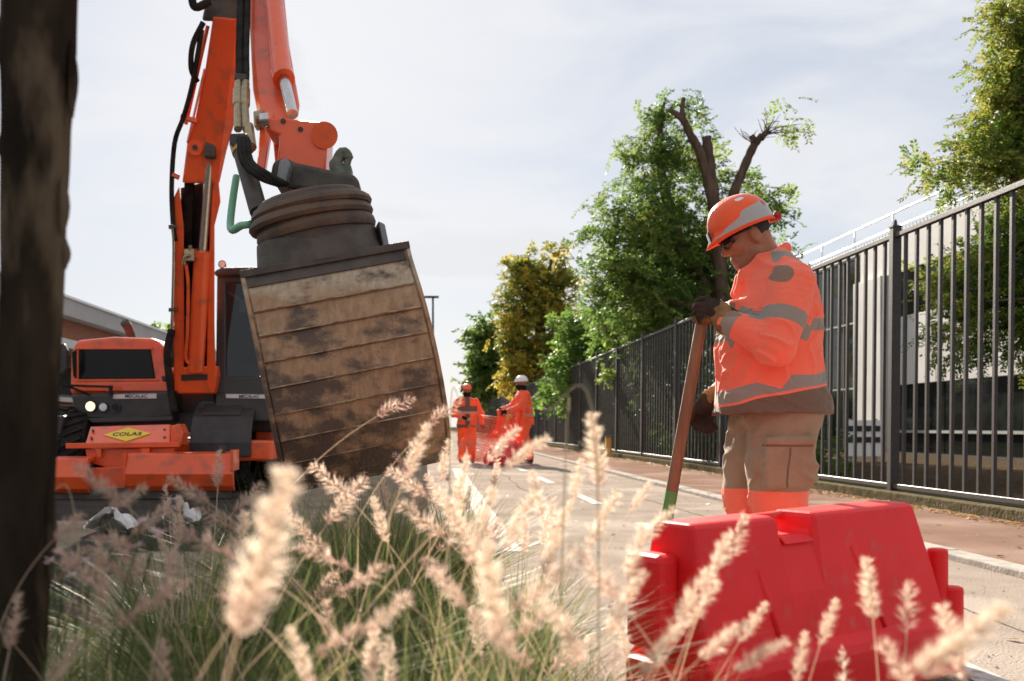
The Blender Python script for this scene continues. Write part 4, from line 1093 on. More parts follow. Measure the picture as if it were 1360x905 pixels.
# knuckle at the top
part('boom_knuckle', MB().add([bp(*p_) for p_ in ((268, 28), (276, -10), (300, -40), (345, -40), (340, 10), (322, 30))] + [bp(*p_, .5) for p_ in ((268, 28), (276, -10), (300, -40), (345, -40), (340, 10), (322, 30))],
     [tuple(range(6)), tuple(range(11, 5, -1))] + [(i, i + 6, (i + 1) % 6 + 6, (i + 1) % 6) for i in range(6)]), 'steel_dark', bevel=0.03)
# boom hoses and steel pipes on the flank
part('hose', MB().tube(curve([bp(278, 2, -.1), bp(262, 10, -.15), bp(256, 4, -.18), bp(256, -16, -.15), bp(275, -26, -.1)], 18), 0.042, 8), 'black_rubber', ub, bevel=0, smooth=True)
part('hose', MB().tube(curve([bp(270, 30, -.02), bp(256, 60, -.05), bp(254, 92, -.03), bp(262, 108, .02)], 16), 0.03, 8), 'black_rubber', ub, bevel=0, smooth=True)
part('hose', MB().tube(curve([bp(268, 40, -.02), bp(256, 110, -.05), bp(244, 155, -.05), bp(232, 190, -.03), bp(228, 250, -.02), bp(230, 300, -.03), bp(233, 320, -.03)], 30), 0.028, 8), 'black_rubber', ub, bevel=0, smooth=True)
part('steel_pipe', MB().tube(curve([bp(229, 298, -.04), bp(231, 330, -.04), bp(229, 420, -.04), bp(227, 440, -.04)], 12), 0.02, 8), 'chrome', lo_boom, bevel=0, smooth=True)
part('hose', MB().tube(curve([bp(228, 438, -.04), bp(222, 470, -.06), bp(227, 520, -.02), bp(232, 548, .0)], 16), 0.045, 8), 'black_rubber', lo_boom, bevel=0, smooth=True)
for y in (302, 412): part('pipe_clip', MB().beam(bp(224, y, -.05), bp(235, y - 1, -.02), .06, .04), 'steel_dark', lo_boom, bevel=0.004)
part('boom_strut', MB().tube([bp(276, 35, .1), bp(247, 165, .1)], 0.022, 8), OP, ub, bevel=0)

# --- dipper stick coming down towards the bucket
def Yd(y): return float(np.interp(y, [-60, 160, 250], [10.2, 8.6, 8.05]))
def dp(x, y, d=0.0): return S(x, y, Yd(y) + d)
st_px = ((332, -60), (372, -60), (384, 60), (398, 140), (396, 156), (372, 168), (345, 165), (336, 120), (332, 40))
n_ = len(st_px)
stick = part('dipper_stick', MB().add([dp(*p_) for p_ in st_px] + [dp(*p_, .34) for p_ in st_px], [tuple(range(n_)), tuple(range(2 * n_ - 1, n_ - 1, -1))] + [(i, i + n_, (i + 1) % n_ + n_, (i + 1) % n_) for i in range(n_)]), OP, bevel=0.02)
part('stick_ram', MB().tube([dp(357, -60, -.2), dp(374, 95, -.2)], 0.09, 18).tube([dp(374, 95, -.2), dp(377, 105, -.2)], 0.1, 18), OP, stick, bevel=0, smooth='auto')
part('stick_rod', MB().tube([dp(376, 100, -.2), dp(388, 152, -.2)], 0.05, 16), 'chrome', stick, bevel=0, smooth='auto')
part('stick_link', MB().prism([dp(363, 150, -.1), dp(350, 235, -.1), dp(340, 232, -.1), dp(345, 170, -.1), dp(352, 148, -.1)], (0, .1, 0)).prism([dp(372, 170, -.05), dp(377, 225, -.05), dp(366, 228, -.05), dp(362, 180, -.05)], (0, .1, 0)), OP, stick, bevel=0.01)
for (dx, r) in ((0, .034), (9, .030)):
    part('steel_pipe', MB().tube(curve([dp(321 + dx, -40, -.25), dp(318 + dx, 60, -.2), dp(318 + dx, 100, -.2), dp(316 + dx, 130, -.2)], 14), r, 10), 'black_rubber', stick, bevel=0, smooth=True)
    cp = [dp(317 + dx, 100, -.2), dp(316 + dx, 128, -.2), dp(315 + dx * 1.3, 170, -.2)]
    part('hose_coupling', MB().tube([dp(317 + dx, 110, -.2), dp(317 + dx, 118, -.2), dp(316.5 + dx, 119, -.2), dp(316 + dx, 140, -.2), dp(316 + dx, 141, -.2), dp(316 + dx * 1.2, 172, -.2)], [.036, .036, .045, .045, .034, .034], 10), 'brass', stick, bevel=0, smooth='auto')
part('hose_clamp', MB().beam(dp(312, 103, -.24), dp(328, 104, -.24), .06, .06), 'steel_dark', stick, bevel=0.01)
part('manifold', MB().prism([dp(336, 148, -.2), dp(350, 145, -.2), dp(350, 166, -.2), dp(337, 168, -.2)], (0, .14, 0)).tube([dp(340, 157, -.28), dp(349, 157, -.28)], 0.06, 14), 'brass', stick, bevel=0.01)
part('hose_coupling', MB().tube([dp(330, 168, -.2), dp(333, 196, -.2)], [.045, .05], 10), 'brass', stick, bevel=0, smooth='auto')
# --- quick hitch
HY = 7.9
hitch = part('quick_hitch', MB().slab([(351, 157), (372, 156), (436, 163), (433, 222), (432, 232), (368, 216), (371, 180), (352, 172)], HY, HY + .45), OP, bevel=0.02)
part('hitch_ear', MB().tube([S(431, 180, HY - .04), S(431, 180, HY + .4)], 0.105, 22), OP, hitch, bevel=0, smooth='auto')
part('hitch_pin', MB().tube([S(346, 160, HY - .03), S(357, 159, HY - .03)], 0.055, 16), 'chrome', hitch, bevel=0, smooth='auto')
for x, y in ((376, 161), (399, 172), (420, 170)): part('bolt', MB().tube([S(x, y, HY - .012), S(x, y, HY + .02)], 0.022, 8), 'steel_dark', hitch, bevel=0)
tl = part('tilt_frame', MB().slab([(362, 214), (378, 208), (392, 215), (470, 232), (478, 240), (474, 252), (440, 256), (384, 250), (358, 236)], HY - 0.25, HY + .35), 'steel_dark', bevel=0.03)
part('tilt_ear', MB().slab([(371, 212), (381, 209), (386, 218), (378, 246), (366, 243)], HY - 0.4, HY - .252), 'galvanised', tl, bevel=0.02)
part('tilt_cylinder', MB().tube([S(318, 190, HY - .1), S(344, 282, HY - .45)], 0.07, 14).tube([S(342, 278, HY - .44), S(358, 300, HY - .5)], 0.04, 12), 'steel_dark', tl, bevel=0, smooth='auto')
part('cylinder_head', MB().slab([(304, 177), (328, 176), (331, 192), (312, 200), (304, 190)], HY - .2, HY + .05), 'steel_dark', tl, bevel=0.02)
part('cylinder_band', MB().tube([S(317, 190, HY - .1), S(321, 204, HY - .155)], 0.074, 14), 'yellow_bollard', tl, bevel=0)
for k_ in range(3):
    part('hose', MB().tube(curve([S(318 + 5 * k_, 184, HY - .25), S(322 + 6 * k_, 215, HY - .4), S(345 + 6 * k_, 236 - 2 * k_, HY - .5), S(372 + 5 * k_, 246, HY - .45)], 18), 0.022, 8), 'black_rubber', tl, bevel=0, smooth=True)
part('green_hose', MB().tube(curve([S(314, 235, HY), S(310, 260, HY - .1), S(306, 296, HY - .2), S(309, 306, HY - .3), S(320, 300, HY - .4), S(332, 298, HY - .5)], 22), 0.03, 10), 'green_hose', tl, bevel=0, smooth=True)
part('lifting_hook', MB().tube(curve([S(450, 233, HY - .1), S(447, 218, HY - .1), S(455, 203, HY - .1), S(462, 210, HY - .1), S(459, 224, HY - .1)], 16), [0.06] * 5 + [0.045] * 8 + [0.03] * 4, 10).box(S(454, 232, HY - .05), (0.16, 0.2, 0.09)), pm('green_steel', (0.13, 0.17, 0.12), (0.10, 0.085, 0.06), 14, 0.6, metal=0.2, bump=0.4), tl, bevel=0, smooth='auto')
# --- rotator and bucket share one frame, tipped sideways and turned a little to the right
bo = S(433, 346, 7.1)              # middle of the bucket's top edge
Mb = Matrix.Rotation(R(9), 3, 'Z') @ Matrix.Rotation(R(-11.5), 3, 'Y')
def B(wv, dv, nv): return bo + Mb @ Vector((wv, dv, nv))     # across, away from the camera, up
rt = part('rotator', MB().tube([B(0, .42, .26), B(0, .42, .50)], [.43, .44], 40).tube([B(0, .42, .06), B(0, .42, .262)], [.40, .42], 40), 'steel_dark', bevel=0.02, smooth='auto')
def lathe_ring(r_, z0, hh, ofs):
    pr = [(r_ * .80, 0), (r_ * .97, .06), (r_, .35), (r_ * .985, .65), (r_ * .93, .92), (r_ * .80, 1.0)]; n_ = 56; mb = MB()
    mb.add([B(ofs + a * math.cos(2 * math.pi * k / n_), .42 + a * math.sin(2 * math.pi * k / n_), z0 + hh * z) for k in range(n_) for a, z in pr],
           [(k * 6 + i, k * 6 + i + 1, ((k + 1) % n_) * 6 + i + 1, ((k + 1) % n_) * 6 + i) for k in range(n_) for i in range(5)]); return mb
for (z_, r_, hh, of_) in ((.235, .455, .125, .01), (.335, .475, .095, -.012), (.415, .462, .085, .006), (.480, .40, .07, 0)):
    part('rotator_ring', lathe_ring(r_, z_, hh, of_), 'rust_ring', rt, bevel=0, smooth='auto')
hs_ = MB(); n_ = 48; pr_ = [(.50, .012), (.495, .05), (.475, .12), (.462, .20), (.452, .25)]
hs_.add([B(a * math.cos(2 * math.pi * k / n_), .42 + a * .88 * math.sin(2 * math.pi * k / n_), z) for k in range(n_) for a, z in pr_],
        [(k * 5 + i, k * 5 + i + 1, ((k + 1) % n_) * 5 + i + 1, ((k + 1) % n_) * 5 + i) for k in range(n_) for i in range(4)])
part('rotator_housing', hs_, 'steel_dark', rt, bevel=0, smooth='auto')
part('housing_cheek', MB().prism([B(.455, .20, .0), B(.50, .20, .0), B(.50, .20, .22), B(.455, .20, .25)], Mb @ Vector((0, .45, 0))), 'galvanised', rt, bevel=0.01)
# bucket: shell of flat-rolled strips, bulging towards the camera
HW = 0.585
arc = [(0.00, 0.0), (-0.02, -.10), (-0.14, -.30), (-0.225, -.48), (-0.27, -.66), (-0.29, -.84), (-0.28, -1.02), (-0.24, -1.20), (-0.16, -1.36), (-0.04, -1.49), (0.12, -1.56), (0.34, -1.58)]
bk = part('bucket', MB().add([B(s_ * HW, y + dd, z) for s_ in (-1, 1) for dd in (0.02, 0.05) for y, z in arc],
   sum([[(i, i + 1, 24 + i + 1, 24 + i), (12 + i, 36 + i, 36 + i + 1, 12 + i + 1), (i, 12 + i, 12 + i + 1, i + 1), (24 + i, 24 + i + 1, 36 + i + 1, 36 + i)] for i in range(11)], [])), 'bucket_steel', bevel=0, label='rusty muddy bucket of welded strips')
for i in range(11):
    (ya, za), (yb2, zb) = arc[i], arc[i + 1]
    t_ = Vector((0, yb2 - ya, zb - za)).normalized(); nn_ = Vector((0, t_.z, -t_.y))
    if nn_.y > 0 and i < 8: nn_ = -nn_
    if i >= 8 and nn_.z > 0: nn_ = -nn_
    lo_, hi_ = Vector((0, ya, za)) + t_ * 0.0, Vector((0, yb2, zb)) - t_ * 0.0
    th0, th1 = 0.020, 0.005                   # each strip overlaps the one below like a step
    cs = [lo_ + nn_ * th1, hi_ + nn_ * th0, hi_, lo_]
    mbk = MB().prism([B(-HW + .012, c_.y + .02, c_.z) for c_ in cs], Mb @ Vector((2 * HW - .024, 0, 0)))
    o_ = part('shell_strip', mbk, 'bucket_steel' if i else 'steel_dark', bk, bevel=0.002)
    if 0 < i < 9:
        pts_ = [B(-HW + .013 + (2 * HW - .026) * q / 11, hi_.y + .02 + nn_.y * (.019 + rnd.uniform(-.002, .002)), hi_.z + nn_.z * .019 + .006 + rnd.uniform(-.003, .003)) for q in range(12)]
        part('highlight_ridge', MB().tube(pts_, [rnd.uniform(.0025, .007) for q in range(12)], 6), 'worn_highlight', bk, bevel=0, smooth=True)  # worn ridge tube carrying the painted edge highlight
for s_ in (-1, 1):
    sp_ = [(y - .02, z) for y, z in arc] + [(0.75, -1.5), (0.85, -.5), (0.75, 0.0)]
    part('side_plate', MB().prism([B(s_ * HW + (0.0 if s_ > 0 else -.03), y + .02, z) for y, z in sp_], Mb @ Vector((.03, 0, 0))), 'bucket_steel', bk, bevel=0.006)
part('top_plate', MB().prism([B(-HW - .03, -.012, -.02), B(HW + .03, -.012, -.02), B(HW + .03, -.012, .035), B(-HW - .03, -.012, .035)], Mb @ Vector((0, .8, 0))), 'steel_dark', bk, bevel=0.006)
part('cutting_lip', MB().prism([B(-HW - .03, .30, -1.60), B(HW + .03, .30, -1.60), B(HW + .03, .60, -1.57), B(-HW - .03, .60, -1.57)], Mb @ Vector((0, 0, .03))), 'steel_dark', bk, bevel=0.004)

# ================================================================== WORKER WITH THE SHOVEL
WY = 4.30
wr = empty('person', (S(1030, 567, WY).x, WY, 0.0), 'worker in orange jacket and helmet leaning a gloved hand on a wooden handle', 'person')
ROT = Matrix.Rotation(R(-6), 4, 'Z')
def wpart(name, fld, mat, attrs=None, parent=wr, smooth=True):
    V, F = fld.mesh()
    return np_mesh(name, V, F, mat, parent, smooth, attrs(V) if attrs else None, local=True)
# local frame: he faces -x, his left side is -y (towards the street's near end), z up
HP = R(27)                                     # head bowed
HC = np.array([-0.128, 0.0, 1.612])
Rh = Matrix.Rotation(-HP, 3, 'Y') @ Matrix.Rotation(R(6), 3, 'Z')
def H(f, l, u):                                # head frame: forward, left, up
    return HC + np.array(Rh @ Vector((-f, -l, u)))
f = Field((-0.42, -0.42, 0.0), (0.24, 0.42, 1.80), 0.0065)
f.ell(H(-.005, 0, .025), (.098, .078, .098), 0.0, Rh)
f.ell(H(.028, 0, -.045), (.070, .060, .080), 0.03, Rh)
f.cap(H(.072, -.012, -.112), H(.072, .012, -.112), .026, None, .03)           # chin
f.cap(H(.02, .052, -.09), H(.065, .02, -.11), .022, .022, .03); f.cap(H(.02, -.052, -.09), H(.065, -.02, -.11), .022, .022, .03)   # jaw
f.cap(H(.092, 0, .012), H(.118, 0, -.034), .009, .014, .012)                    # nose
for s_ in (-1, 1):
    f.cap(H(.106, .012 * s_, -.038), H(.100, .016 * s_, -.040), .009, None, .010)  # nostril wings
    f.ell(H(.066, .040 * s_, -.030), (.030, .026, .028), 0.02, Rh)              # cheeks
    f.cap(H(.090, .018 * s_, .022), H(.078, .048 * s_, .022), .011, .010, .014)   # brows
    f.ell(H(-.008, .078 * s_, -.018), (.024, .012, .036), 0.008, Rh)            # ears
    f.cap(H(-.002, .082 * s_, -.045), H(-.004, .080 * s_, -.05), .009, None, .008)
f.cap(H(.096, -.020, -.072), H(.096, .020, -.072), .009, None, .010)             # upper lip
f.cap(H(.092, -.017, -.087), H(.092, .017, -.087), .010, None, .010)             # lower lip
f.cap(H(-.035, 0, -.05), (-0.005, 0, 1.44), .058, .070, .04)                    # neck
# trunk and limbs under the clothes
f.loft([.84, .95, 1.1, 1.25, 1.38, 1.45], [.0, .0, -.02, -.01, .0, .0], [.14, .16, .17, .15, .12, .07], [0] * 6, [.17, .18, .18, .19, .18, .09], .05)
SHL, ELL, WRL = (.022, -.225, 1.378), (-.070, -.310, 1.098), (-.240, -.205, 1.210)
SHR, ELR, WRR = (.03, .215, 1.375), (.00, .285, 1.10), (-.205, .245, .915)
f.chain([SHL, ELL, WRL], [.06, .05, .032], .03); f.chain([SHR, ELR, WRR], [.06, .05, .032], .03)
HKL = [(.01, -.10, .90), (-.02, -.115, .50), (.035, -.12, .09)]; HKR = [(.0, .10, .90), (-.07, .11, .50), (-.045, .12, .09)]
f.chain(HKL, [.09, .065, .045], .04); f.chain(HKR, [.09, .065, .045], .04)
for s_, (ax_, ay_) in ((-1, (.035, -.12)), (1, (-.045, .12))): f.cap((ax_, ay_, .06), (ax_ - .14, ay_, .045), .04, .032, .03)
def skin_attr(V):
    q = (V - HC) @ np.array(Rh); hf, hl, hu = -q[:, 0], -q[:, 1], q[:, 2]
    nz_ = vnoise(V[:, 0] * 260, V[:, 1] * 260, V[:, 2] * 260)
    st_ = np.minimum(np.minimum(-.055 - hu + .3 * np.clip(hf - .03, -.1, .03), hf + .01), hu + .15) * 20
    mou = np.minimum(.010 - np.abs(hu + .058), np.minimum(.030 - np.abs(hl), hf - .07)) * 40
    return {'stubble': np.maximum(np.clip(st_, -1, .55), np.clip(mou, -1, .5)) - .35 + .35 * nz_, 'brow': np.minimum(.006 - np.abs(hu - .027), np.minimum(.05 - np.abs(np.abs(hl) - .02), hf - .06)) + .003 * nz_}
wpart('body', f, 'skin', skin_attr)
# hair at the nape
f = Field(H(-.0, 0, 0) - .16, H(0, 0, 0) + .16, 0.005)
f.ell(H(-.018, 0, .018), (.094, .084, .088), 0.0, Rh)
X_, Y_, Z_ = np.broadcast_arrays(f.ax[0][:, None, None] - HC[0], f.ax[1][None, :, None] - HC[1], f.ax[2][None, None, :] - HC[2])
A_ = np.array(Rh.transposed()); hf = -(A_[0, 0] * X_ + A_[0, 1] * Y_ + A_[0, 2] * Z_); hu = A_[2, 0] * X_ + A_[2, 1] * Y_ + A_[2, 2] * Z_
f.F = np.maximum(f.F, np.maximum(hf - (-.012 + .9 * np.maximum(hu, -.02)), -(hu + .040 + .25 * (hf + .05)))).astype(np.float32)
f.wrinkle(.004, 90, 90, 50)
wpart('hair', f, 'hair')
# helmet
n_t, n_p = 64, 26
TH, PH = np.meshgrid(np.linspace(0, 2 * np.pi, n_t, endpoint=False), np.linspace(0.02, 1, n_p), indexing='ij')
def helm(th, ph, out_=0.0):
    a = ph * np.pi / 2; ct, st_ = np.cos(th), np.sin(th)
    r = np.sin(a) ** 0.86
    fl = np.where(ct > 0, .132, .138); fwd = r * fl * ct; lat = r * .112 * st_
    up = .126 * np.cos(a) ** 0.92 - 0.030 * (ph > .8) * (ph - .8) / .2 * (0.55 + 0.45 * np.cos(th + np.pi)) - 0.012 * np.clip((ph - .85) / .15, 0, 1)
    ridge = .006 * np.exp(-(lat / .022) ** 2) * np.clip(fwd + .10, 0, .1) / .1 * (ph < .93)
    return fwd * (1 + out_), lat * (1 + out_), up + ridge
fw, lt, up_ = helm(TH, PH)
brim = np.clip((PH - .93) / .07, 0, 1) * np.clip(np.cos(TH), 0, 1) ** 2.2
fw = fw + .040 * brim; up_ = up_ - .016 * brim
flare = np.clip((PH - .95) / .05, 0, 1); fw = fw * (1 + .015 * flare); lt = lt * (1 + .03 * flare)
W0 = HC + np.array([-.012, 0, .0])
off = np.array([0.0, 0.0, .030])
P3 = np.stack([-fw, -lt, up_ + .036], -1).reshape(-1, 3) @ np.array(Rh).T + HC + np.array([-.004, 0, .006])
ii = np.arange(n_t * n_p).reshape(n_t, n_p); jj = np.roll(ii, -1, 0)
F = np.stack([ii[:, :-1], jj[:, :-1], jj[:, 1:], ii[:, 1:]], -1).reshape(-1, 4)
th_, ph_ = TH.ravel(), PH.ravel()
angf = np.minimum(th_, 2 * np.pi - th_)
wd = np.interp(angf, [0, .5, .9, 1.35, 1.5, 2.6, 3.2], [.0, .02, .06, .10, .175, .22, .20])
band = np.minimum(ph_ - (.965 - wd), .965 - ph_) ; band = np.where(angf < .35, -1, band)
patch = .09 - np.maximum(np.abs(th_ - 1.75) * .5, np.abs(ph_ - .47) * 1.6)
mark = .06 - np.hypot((th_ - 2.45) * .5, (ph_ - .80) * 1.0)
hm = np_mesh('helmet', P3, F, 'helmet', wr, True, {'band': band, 'patch': patch, 'mark': mark, 'hem': band * 0 - 1}, local=True)
so = hm.modifiers.new('solid', 'SOLIDIFY'); so.thickness = .005; so.offset = -1
top_ = MB().add([], [])
# wheel adjuster at the back of the helmet, visor clip at the front, glasses
def wbox(name, mb, mat, bevel=.003, smooth=False):
    o = mb.build(name, mat, None, bevel=bevel, smooth=smooth); o.parent = wr; return o
hv = lambda a, b_, c_: Vector(H(a, b_, c_))
wbox('helmet_harness', MB().tube([hv(-.145, -.05, .012), hv(-.158, 0, .006), hv(-.145, .05, .012)], [.014, .020, .014], 10), pm('harness_red', (0.40, 0.02, 0.02), None, rough=.5), 0, True)
wbox('helmet_clip', MB().beam(hv(.156, .012, .030), hv(.150, .012, .075), .022, .008), 'hard_white')
wbox('helmet_clip', MB().beam(hv(.150, .012, .028), hv(.144, .012, .080), .028, .008), 'black_print')
for s_ in (-1, 1):
    gl_ = MB(); vs_ = []
    for i_ in range(7):
        t_ = i_ / 6; a_ = .010 + .052 * t_
        fx_ = .112 - .034 * t_ ** 2.2
        vs_ += [hv(fx_, a_ * s_, .022), hv(fx_ - .004, a_ * s_, -.020 + .008 * t_)]
    gl_.add(vs_, [(2 * i_, 2 * i_ + 2, 2 * i_ + 3, 2 * i_ + 1) for i_ in range(6)])
    g_o = wbox('glasses_lens', gl_, 'lens', 0, True); g_s = g_o.modifiers.new('solid', 'SOLIDIFY'); g_s.thickness = .003
    wbox('glasses_arm', MB().beam(hv(.080, .066 * s_, .016), hv(-.004, .086 * s_, .008), .004, .009), 'lens', 0)
wbox('glasses_bridge', MB().tube([hv(.112, -.012, .012), hv(.115, 0, .014), hv(.112, .012, .012)], .004, 6), 'lens', 0)

# jacket
f = Field((-.34, -.44, .80), (.30, .44, 1.58), 0.0048)
f.loft([.838, .90, .95, 1.02, 1.10, 1.20, 1.28, 1.35, 1.40, 1.44, 1.475, 1.50],
       [-.018, -.025, -.032, -.036, -.035, -.028, -.008, .000, .000, .000, -.008, -.012],
       [.236, .232, .222, .217, .217, .208, .186, .162, .145, .122, .095, .075], [0] * 12,
       [.272, .268, .256, .250, .250, .250, .245, .235, .215, .175, .120, .095], .0, 2.35)
f.cap((.0, -.09, 1.462), SHL, .058, .076, .05); f.cap((.0, .09, 1.462), SHR, .058, .076, .05)
f.cap(SHL, ELL, .086, .080, .018); f.cap(ELL, WRL, .078, .056, .014)
f.cap(SHR, ELR, .086, .080, .02); f.cap(ELR, WRR, .078, .056, .015)
f.cap((-.252, -.03, 1.00), (-.232, .03, 1.22), .012, .012, .03)      # front placket
# standing collar
f.chain([(-.075, -.06, 1.485), (-.01, -.085, 1.515), (.025, -.055, 1.538), (.034, 0, 1.542), (.025, .055, 1.538), (-.01, .085, 1.515), (-.075, .06, 1.485)], [.018, .020, .022, .022, .022, .020, .018], .025)
f.chain([(-.075, -.06, 1.485), (-.135, -.05, 1.43), (-.165, -.02, 1.36)], [.018, .022, .02], .03); f.chain([(-.075, .06, 1.485), (-.135, .05, 1.43), (-.165, .03, 1.36)], [.018, .02, .02], .03)
f.rbox((-.190, -.120, 1.270), (.04, .04, .05), .02, .05)             # chest pocket bellows
# cloth: broad slack plus diagonal pulls at elbow and waist
f.wrinkle(.010, 5, 6, 9, 1.3); f.crease(.022, ((.85, .1, -.5), (.1, 1, .1), (.5, .1, .85)), 13, 7.7); f.crease(.016, ((.7, .1, .7), (.1, 1, .1), (-.7, .1, .7)), 20, 3.1, .1); f.crease(.010, ((.95, .2, -.2), (.1, 1, .1), (.2, .1, .95)), 36, 9.3, .2)
def along(V, a, b_):
    a, b_ = np.array(a), np.array(b_); d = b_ - a; L_ = np.linalg.norm(d); d = d / L_
    t_ = (V - a) @ d; return t_ / L_, np.linalg.norm(V - a - t_[:, None] * d, axis=1)
def jacket_attr(V):
    zb = V[:, 2] - .20 * V[:, 0] + .010 * vnoise(V[:, 0] * 9, V[:, 1] * 9, V[:, 2] * 9)
    arm = np.full(len(V), 0.0)
    tl_, dl = along(V, SHL, ELL); tf, df = along(V, ELL, WRL); tr_, dr = along(V, SHR, ELR); tq, dq = along(V, ELR, WRR)
    onarm = ((dl < .125) & (tl_ > .1) & (tl_ < 1.4) & (V[:, 1] < -.19)) | ((df < .12) & (tf > -.3) & (tf < 1.4)) & (V[:, 1] < -.16)
    onarm_r = ((dr < .125) & (tr_ > .1) & (tr_ < 1.4) & (V[:, 1] > .19)) | ((dq < .12) & (tq > -.3) & (tq < 1.4) & (V[:, 1] > .17))
    na = ~(onarm | onarm_r)
    hem = np.where(na, .918 - zb, -1)
    pip = np.where(na, .005 - np.abs(zb - .921), -1)
    b1 = np.where(na, .027 - np.abs(zb - .955), -1)
    zc = V[:, 2] - .10 * V[:, 0]
    b2_ = np.where(na, .025 - np.abs(zc - 1.190), -1)
    b3 = np.where((V[:, 1] < -.16) & (dl < .14), .10 - np.abs(tl_ - .60), -1) * .28
    b4 = np.where((df < .11) & (tf > .5), .12 - np.abs(tf - .92), -1) * .2
    b5 = np.where((V[:, 1] > .16) & (dr < .14), .10 - np.abs(tr_ - .60), -1) * .28
    b7 = np.where((dq < .11) & (tq > .5), .12 - np.abs(tq - .90), -1) * .2
    # yoke strap over each shoulder
    yk = np.where(V[:, 2] > 1.43, .030 - np.abs(np.abs(V[:, 1]) - .150), -1); yk = np.where((V[:, 0] > -.05) & (V[:, 0] < .12), yk, -1)
    band_ = np.maximum.reduce([b1, b2_, b3, b4, b5, b7, yk])
    pt = .040 - np.sqrt((V[:, 0] + .040) ** 2 + (V[:, 2] - 1.402) ** 2); pt = np.where(V[:, 1] < -.2, pt, -1)
    pk = .035 - np.maximum(np.abs(V[:, 0] + .235) , np.abs(V[:, 2] - 1.265) * 1.0 ); pk = np.where(V[:, 1] < -.05, pk, -1)
    arms_ = .0028 - np.abs(tl_ - .10) * .3; arms_ = np.where((V[:, 1] < -.15) & (dl < .13), arms_, -1)
    side = np.where(na & (V[:, 1] < -.15) & (V[:, 2] < 1.16) & (zb > .99), .0026 - np.abs(V[:, 0] - .02 - .02 * np.sin(V[:, 2] * 14)), -1)
    pkt = np.where(na & (V[:, 1] < -.1) & (V[:, 2] < 1.12) & (V[:, 2] > .96), .0035 - np.abs((V[:, 0] + .16) + .45 * (V[:, 2] - 1.04)), -1)
    return {'hem': hem, 'piping': pip, 'band': band_, 'patch': np.maximum(pt, pk), 'mark': pt * 0 - 1, 'seam': pkt}
jk = wpart('jacket', f, 'jacket', jacket_attr)
wbox('jacket_tag', MB().box((-.012, -.262, 1.096), (.026, .008, .030)), 'black_print', .002)
wbox('jacket_tag', MB().box((-.012, -.268, 1.096), (.014, .006, .016)), 'galvanised', .001)
# trousers
f = Field((-.30, -.32, .04), (.28, .32, .96), 0.0058)
f.loft([.80, .86, .94], [.005, .005, .0], [.160, .165, .165], [0] * 3, [.205, .205, .20], .0, 2.4)
f.chain([(.015, -.105, .84), (-.012, -.118, .62), (-.020, -.120, .48), (.025, -.12, .12)], [.150, .128, .112, .094], .04)
f.chain([(.0, .105, .84), (-.055, .115, .62), (-.075, .115, .48), (-.05, .12, .12)], [.148, .125, .110, .094], .04)
f.rbox((-.002, -.236, .628), (.098, .026, .100), .014, .012)             # thigh pocket
f.rbox((.000, -.250, .722), (.102, .022, .018), .010, .008)
f.rbox((-.06, .236, .628), (.095, .026, .100), .014, .012)
f.wrinkle(.009, 7, 7, 10, 2.9); f.crease(.030, ((.85, .1, -.5), (.1, 1, .1), (.5, .1, .85)), 12, 5.2); f.crease(.020, ((.8, .1, .6), (.1, 1, .1), (-.6, .1, .8)), 24, 8.1, .15)
def tr_attr(V):
    z_ = V[:, 2] + .006 * vnoise(V[:, 0] * 12, V[:, 1] * 12, V[:, 2])
    b_ = np.minimum(.512 - z_, z_ - .16)
    seam = np.where(V[:, 1] < -.2, .004 - np.minimum(np.abs(V[:, 2] - .703), np.abs(V[:, 0] + .006 * np.sin(V[:, 2] * 25) + .01) + (np.abs(V[:, 2] - .61) > .085)), -1)
    return {'band': b_, 'seam': seam}
wpart('trousers', f, 'trousers', tr_attr)
for (ax_, ay_) in ((.035, -.12), (-.045, .12)):
    f = Field((ax_ - .26, ay_ - .09, -.01), (ax_ + .12, ay_ + .09, .24), .008)
    f.chain([(ax_, ay_, .22), (ax_ + .005, ay_, .10), (ax_ - .01, ay_, .06)], [.062, .058, .055], .03); f.cap((ax_ + .02, ay_, .05), (ax_ - .17, ay_, .045), .048, .044, .04)
    f.F[:, :, f.ax[2] < .002] = .1
    wpart('boot', f, 'boot')

# gloves: left hand closed over the handle's end, right hand hanging
hx, hy, hz = -.322, -.165, 1.262
def glove(name, palm, wrist, fingers, thumb):
    ctr = np.array(palm[0]); f = Field(ctr - .17, ctr + .17, .0045)
    f.chain([wrist[0], wrist[1]], wrist[2], .02)
    f.ell(palm[0], palm[1], .02, palm[2]); f.cap(wrist[1], palm[0], .040, .034, .03)
    for fg in fingers: f.chain(fg[0], fg[1], .006)
    f.chain(thumb[0], thumb[1], .012)
    f.wrinkle(.0035, 45, 45, 45, 4.4)
    return wpart(name, f, 'glove_dark')
d_h = Vector((.138, .04, -.80)).normalized()        # handle's line, from its top to the ground
fing = []
for i_ in range(4):                                  # stacked down the handle, wrapping round its far left side
    o_ = Vector((hx, hy, hz + .020)) + d_h * (.004 + .0215 * i_)
    L_ = [.98, 1.06, 1.0, .86][i_]
    k0 = o_ + Vector((.012, -.040, .012)); k1 = o_ + Vector((-.040 * L_, -.030, .006)); k2 = o_ + Vector((-.044 * L_, .018, -.002)); k3 = o_ + Vector((-.010, .036 * L_, -.006))
    fing.append(([k0, k1, k2, k3], [.0145, .0140, .0130, .0115]))
